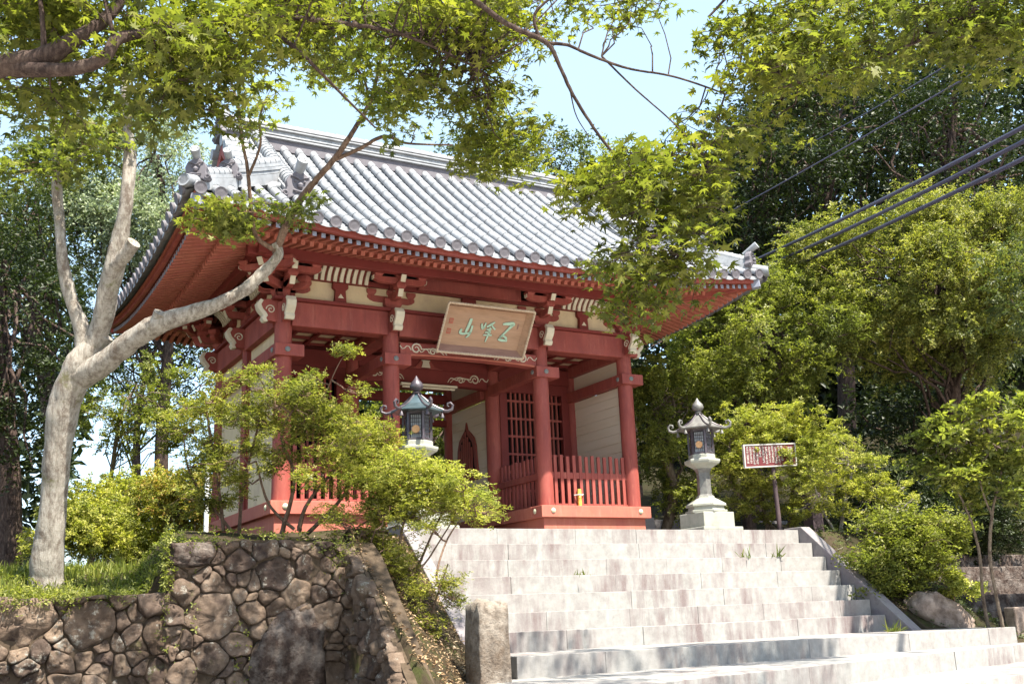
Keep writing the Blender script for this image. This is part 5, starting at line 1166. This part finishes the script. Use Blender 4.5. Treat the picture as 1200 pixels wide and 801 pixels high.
# ---- right side bushes
g = 20.0
shrub('bright rounded azalea behind the red notice board and right lantern', [[(900, 620, 8, g), (890, 570, 6, g), (880, 520, 4, g)], [(925, 620, 8, g), (930, 570, 6, g), (945, 520, 3, g)], [(910, 622, 7, g), (860, 570, 5, g), (855, 520, 3, g)]],
      [(865, 500, 32, 20, g), (900, 495, 36, 20, g), (940, 495, 34, 20, g), (880, 530, 38, 22, g-.2), (925, 530, 38, 22, g-.2), (965, 520, 30, 20, g), (860, 550, 28, 24, g), (895, 565, 36, 20, g-.2), (940, 565, 34, 22, g-.2), (870, 590, 28, 18, g), (920, 600, 34, 14, g-.2)], 13000, .06, WH4, 'azaleabright', at(905, 622, g), bark='barkmid')
g = 18.6
shrub('wide azalea with pale twiggy stems right of the notice board', [[(985, 625, 7, g), (990, 590, 6, g), (1000, 550, 4, g)], [(1000, 630, 7, g), (1020, 600, 5, g), (1060, 570, 3, g)], [(1010, 640, 6, g-.3), (1035, 615, 5, g-.3), (1075, 580, 3, g-.3)], [(990, 640, 5, g), (965, 600, 4, g), (955, 570, 3, g)]],
      [(985, 530, 32, 18, g), (1015, 545, 34, 18, g), (975, 560, 34, 20, g), (1035, 565, 28, 14, g), (1005, 575, 34, 14, g), (960, 590, 26, 16, g), (1045, 590, 30, 12, g-.2), (1000, 600, 24, 10, g-.2), (985, 650, 24, 12, g-.6), (1020, 655, 28, 14, g-.8)], 4800, .055, WH4, 'azaleabright', at(1000, 635, g), bark='barkpale', extra_tw=45)
g = 16.9
shrub('broad leaved green bush above the boulder at the right of the stairs', [[(1060, 690, 7, g), (1062, 650, 5, g), (1050, 610, 3, g)], [(1075, 690, 6, g), (1090, 650, 5, g), (1100, 610, 3, g)]],
      [(1045, 620, 32, 20, g), (1085, 615, 32, 18, g), (1065, 645, 36, 20, g-.2), (1100, 640, 26, 16, g), (1040, 660, 30, 18, g-.3), (1085, 670, 30, 14, g-.3), (1120, 615, 24, 12, g), (1010, 655, 26, 14, g-.2), (1035, 688, 24, 10, g-.5), (1062, 690, 22, 9, g-.5), (1085, 640, 30, 18, g-.2)], 6200, .08, WH3, 'fresh', at(1068, 692, g), bark='twig', tuft=1.4)
g = 16.3
shrub('small bright fresh green plant growing beside the boulder', [[(1118, 712, 4, g), (1118, 690, 3, g), (1115, 675, 2, g)]], [(1110, 678, 18, 10, g), (1128, 684, 16, 10, g), (1116, 694, 22, 10, g-.1)], 500, .085, WH4, 'azaleabright', at(1118, 714, g), name='leafy_plant', cat='plant')
g = 15.6
def sapling(label, paths, cl, n, group='slender saplings at right'):
    return shrub(label, paths, cl, n, .125, WH5, 'fresh', at(paths[0][0][0], paths[0][0][1], paths[0][0][3]), bark='barkmid', extra_tw=10, name='sapling', cat='tree', tuft=1.9)
sapling('slender sapling with glossy leaves at right, the left of two thin stems', [[(1160, 742, 7, g), (1152, 700, 6, g), (1148, 650, 5, g), (1138, 610, 4, g), (1120, 570, 3, g), (1105, 540, 2, g)]], [(1105, 530, 30, 16, g), (1090, 555, 22, 14, g), (1130, 545, 28, 18, g), (1120, 505, 24, 14, g), (1098, 500, 14, 12, g), (1140, 590, 22, 12, g)], 560)
sapling('slender sapling with glossy leaves at right, the right of two thin stems', [[(1178, 748, 7, g-.2), (1168, 700, 6, g-.2), (1160, 650, 6, g-.2), (1163, 600, 5, g-.2), (1172, 560, 4, g-.2), (1182, 510, 3, g-.2)], [(1163, 605, 4, g-.2), (1150, 570, 3, g-.2), (1150, 540, 2, g-.2)]], [(1180, 500, 32, 20, g-.2), (1160, 530, 28, 18, g-.2), (1195, 540, 28, 18, g-.2), (1150, 480, 20, 12, g-.2), (1185, 570, 26, 14, g-.2), (1205, 480, 24, 24, g-.2), (1200, 590, 20, 12, g-.3)], 640)

# ---- trees behind, left
def btree(label, cx, cy, rx, ry, D, rd, K, cr, n, size, mat, base_px, trunk_w, bark='bark', T=None, flat=.6, name='broadleaf_tree', inner=.35, tilt=.6, xtra=None):
    b = at(base_px[0], base_px[1], D); gz = H(b[0], b[1]); base = np.array([b[0], b[1], gz-.1]); top = at(cx, cy-ry*.5, D)
    tp, tr = smooth_path([base, base*.65+top*.35+RNG.normal(size=3)*.15, base*.3+top*.7+RNG.normal(size=3)*.25, top], [trunk_w, trunk_w*.8, trunk_w*.5, trunk_w*.2], 4)
    cl = env_clumps(cx, cy, rx, ry, D, rd, K, cr, flat, inner)
    if xtra: cl += [(at(x, y, d), (r, r, r*flat)) for x, y, d, r in xtra]
    return tree(name, label, 'tree', base, tp, tr, cl, n, size, T or RH, mat, bark, limb=trunk_w*.22, tilt=tilt)
btree('dark evergreen tree filling the left edge behind the pale trunk', 5, 400, 110, 190, 23, 2.2, 34, .75, 22000, .10, 'dark', (15, 640), .28)
btree('deep green tree high on the left behind the pale limbs', 45, 270, 90, 110, 31, 2.5, 36, .75, 20000, .12, 'mid', (60, 640), .3)
btree('silvery grey-green tree just left of the roof corner', 185, 240, 105, 115, 31, 2.4, 50, .72, 36000, .115, 'grey', (190, 640), .24, tilt=.9)
btree('evergreen tree low behind the left eave', 190, 415, 110, 50, 33, 2.0, 26, .65, 9000, .11, 'mid', (150, 640), .18)
btree('young fresh green tree seen between the pale trunk and the gate', 160, 480, 95, 60, 26, 1.2, 28, .45, 6000, .095, 'fresh', (93, 645), .08, 'barkmid', WH3, .4, 'young_tree', .2)
btree('sunlit light green bush on the far bank left of the gate', 150, 605, 85, 55, 24.5, 1.3, 44, .5, 18000, .09, 'azaleabright', (150, 650), .08, 'barkmid', WH3, .6, 'bush', .1)
btree('light green bush with orange tips beside the gate wall', 216, 590, 32, 40, 23.5, .8, 18, .42, 5200, .09, 'orange', (222, 650), .07, 'barkmid', WH3, .5, 'bush', .1)
btree('sunlit tree seen through the gate passage', 500, 510, 110, 95, 27, 1.6, 34, .6, 12000, .12, 'fresh', (500, 620), .12, 'bark', WH3, .6, 'broadleaf_tree', .1)
btree('dark evergreen showing behind the left side wall of the gate', 320, 540, 75, 110, 28, 1.6, 26, .7, 9000, .13, 'mid', (290, 640), .2)
btree('leafy tree added just beyond the right edge to shade the side steps', 1310, 320, 115, 110, 17.5, 2.0, 40, .6, 14000, .09, 'mid', (1330, 720), .14, T=WH3)  # added off-frame so that its crown shades the side steps
btree('low pale green bush beside the foot of the pale trunk, on the far bank', 95, 622, 60, 40, 22.5, 1.0, 22, .42, 8000, .085, 'azaleabright', (100, 655), .06, 'barkmid', WH3, .6, 'bush', .1)
# above the ridge
btree('bushy green tree rising behind the middle of the roof ridge', 600, 185, 75, 60, 36, 2.2, 28, .75, 11000, .13, 'mid', (600, 500), .25)
btree('rounded green tree behind the roof ridge, right of the middle', 730, 225, 70, 55, 38, 2.2, 24, .8, 9000, .14, 'fresh', (740, 500), .25)
# right
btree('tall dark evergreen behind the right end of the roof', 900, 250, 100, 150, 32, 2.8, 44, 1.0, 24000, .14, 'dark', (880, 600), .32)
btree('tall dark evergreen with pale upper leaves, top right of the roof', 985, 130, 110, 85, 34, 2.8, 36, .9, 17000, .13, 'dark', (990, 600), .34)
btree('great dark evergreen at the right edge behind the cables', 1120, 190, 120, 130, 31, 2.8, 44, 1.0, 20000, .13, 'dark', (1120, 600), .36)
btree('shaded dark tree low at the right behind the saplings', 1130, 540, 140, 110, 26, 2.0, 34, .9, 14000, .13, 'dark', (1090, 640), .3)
btree('big yellow-green tree spreading below the cables at right', 1080, 335, 150, 110, 23.5, 2.2, 90, .55, 60000, .085, 'yellowgreen', (1120, 640), .20, 'bark', WH3, .6, inner=.5, xtra=[(1160, 250, 22.5, .6), (1190, 240, 22.5, .6), (1120, 260, 22.3, .5), (960, 310, 22.5, .4), (1080, 375, 21.6, .6), (1050, 365, 21.8, .55), (1112, 372, 21.8, .6), (1085, 330, 21.5, .6), (1060, 300, 21.8, .55), (1110, 310, 21.8, .55)])
btree('light green tree standing between the roof corner and the azaleas', 900, 400, 115, 85, 22.5, 1.8, 50, .5, 26000, .08, 'fresh', (880, 640), .16, 'bark', WH3, .4, inner=.35)
btree('low green tree beside the right wall of the gate', 795, 500, 60, 95, 21.5, 1.2, 34, .42, 14000, .08, 'fresh', (770, 640), .12, 'barkmid', WH3, .4, inner=.2)
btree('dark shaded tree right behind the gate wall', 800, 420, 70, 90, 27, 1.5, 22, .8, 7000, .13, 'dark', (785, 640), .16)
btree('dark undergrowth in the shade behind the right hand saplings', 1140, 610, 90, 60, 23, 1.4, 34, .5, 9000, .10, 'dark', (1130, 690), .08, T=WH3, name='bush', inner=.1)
btree('shaded bush under the big yellow-green tree, above the cheek slab', 1030, 590, 70, 50, 21.5, 1.2, 24, .5, 7000, .09, 'dark', (1020, 670), .08, T=WH3, name='bush', inner=.1)  # dark leaf colour stands in for the shade under the tree
# far wood closing the view
P, N = [], []
for x, y, rx, ry, D, k in ((-90, 430, 200, 240, 42, 8000), (420, 490, 150, 130, 44, 5000), (800, 380, 200, 170, 46, 8000), (1100, 300, 300, 260, 44, 24000)):
    a = RNG.uniform(0, 2*math.pi, k); q = np.sqrt(RNG.uniform(0, 1, k)); d = D+RNG.uniform(-2, 3, k)
    P.append(np.array([at(x+rx*q_*math.cos(a_), y+ry*q_*math.sin(a_), d_) for q_, a_, d_ in zip(q, a, d)])); N.append(RNG.normal(size=(k, 3))+np.array([-.3, -.8, .6]))
o = leaf_cloud('far_wood', np.concatenate(P), np.concatenate(N), .55, RH, 'dark'); tag(o, 'dark mass of woodland closing the view behind the trees', 'woodland', kind='stuff')

# ---- grass, low leaves, litter
def blades(name, P, h, mat, lean=.45, wd=.10):
    n = len(P); t = RNG.normal(size=(n, 3))*np.array([1, 1, 0]); t /= np.linalg.norm(t, axis=1)[:, None]; up = np.array([0, 0, 1.])+RNG.normal(size=(n, 3))*lean; L = h*RNG.uniform(.5, 1.2, n)[:, None]
    V = np.stack([P-t*wd*L, P+t*wd*L, P+up*L*.6+t*wd*.6*L, P+up*L+np.array([0, 0, -.15])*L], 1); F = (np.array([(0, 1, 2), (0, 2, 3)])[None]+np.arange(n)[:, None, None]*4).reshape(-1, 3)
    return np_mesh(name, V.reshape(-1, 3), F, mat)
def on_ground(x0, x1, y0, y1, n, f=None):
    Q = []
    while len(Q) < n:
        x, y = RNG.uniform(x0, x1), RNG.uniform(y0, y1)
        if f is None or f(x, y): Q.append((x, y, H(x, y)))
    return np.array(Q)
tag(blades('grass', np.concatenate([on_ground(-6.5, -2.6, -4.5, -2.2, 9000), on_ground(-6.5, -2.4, -2.2, 4, 5000)]), .10, 'grass'), 'rough sunlit grass on the bank above the low stone wall', 'grass', kind='stuff')
P = np.concatenate([on_ground(-5.2, -2.6, -4.5, -4.05, 1500), on_ground(-2.9, -2.3, -4.5, -3.5, 500), on_ground(-2.4, -.7, -4.45, -1.5, 260), on_ground(-5.5, -3.0, -3.9, -3.0, 500)]); P[:, 2] += RNG.uniform(0, .09, len(P))
tag(leaf_cloud('ground_cover', P, np.array([0, 0, 1.])+RNG.normal(size=P.shape)*.6, .05, WH3, 'fresh'), 'low leafy ground cover along the tops of the stone walls', 'ground cover', kind='stuff')
P = []
for (x0, x1, z, dz, k) in ((-5.2, -2.55, -1.0, .10, 420), (-2.62, -2.5, -.75, .35, 260), (-2.4, -.75, -.53, .06, 160), (-.9, -.6, -.75, .35, 160), (-2.75, -2.3, -1.35, .5, 60), (-1.9, -1.75, -1.5, .4, 60)):
    n_ = RNG.integers(3, 7); cs = RNG.uniform(x0, x1, n_)
    for c in cs: m_ = k//n_; P.append(np.stack([c+RNG.normal(size=m_)*.11*min(1, x1-x0), -4.60+RNG.normal(size=m_)*.05, z+RNG.normal(size=m_)*dz*.6], 1))
P = np.concatenate(P)
tag(leaf_cloud('wall_plants', P, np.array([0, -.5, .8])+RNG.normal(size=P.shape)*.6, .045, WH3, 'fresh'), 'small ferns and weeds hanging from the joints of the stone walls', 'wall plants', kind='stuff')
P = on_ground(-.62, .84, -6.2, -2.5, 5200, lambda x, y: x > flank_x(y)+.03); P[:, 2] += .012
tag(leaf_cloud('leaf_litter', P, np.array([0, 0, 1.])+RNG.normal(size=P.shape)*.35, .05, RH, 'litter'), 'dry fallen leaves on the slope left of the stairs', 'leaf litter', kind='stuff')
P = on_ground(8.3, 11.5, -5.0, -1.2, 1500); P[:, 2] += RNG.uniform(0, .12, len(P))
tag(leaf_cloud('ground_cover', P, np.array([0, 0, 1.])+RNG.normal(size=P.shape)*.6, .06, WH3, 'mid'), 'shaded ground cover on the slope right of the stairs', 'ground cover', kind='stuff')
def weed(label, c, n, h, mat, group=None):
    P = np.array(c)+RNG.normal(size=(n, 3))*np.array([.05, .02, 0]); tag(blades('weed', P, h, mat, .6, .12), label, 'weed')
weed('tiny green weed on a middle step, nearest the left cheek of the stairs', (3.05, -3.44, -.84), 22, .07, 'grass')
weed('yellowish weed on the third step towards the right, left of its twin', (6.32, -2.98, -.61), 16, .10, 'grass')
weed('yellowish weed on the third step, nearer the right cheek slab', (6.95, -2.98, -.61), 16, .10, 'grass')
weed('grassy tuft on the wide lower step below the right cheek slab', (7.55, -4.55, -1.76), 40, .10, 'grass')
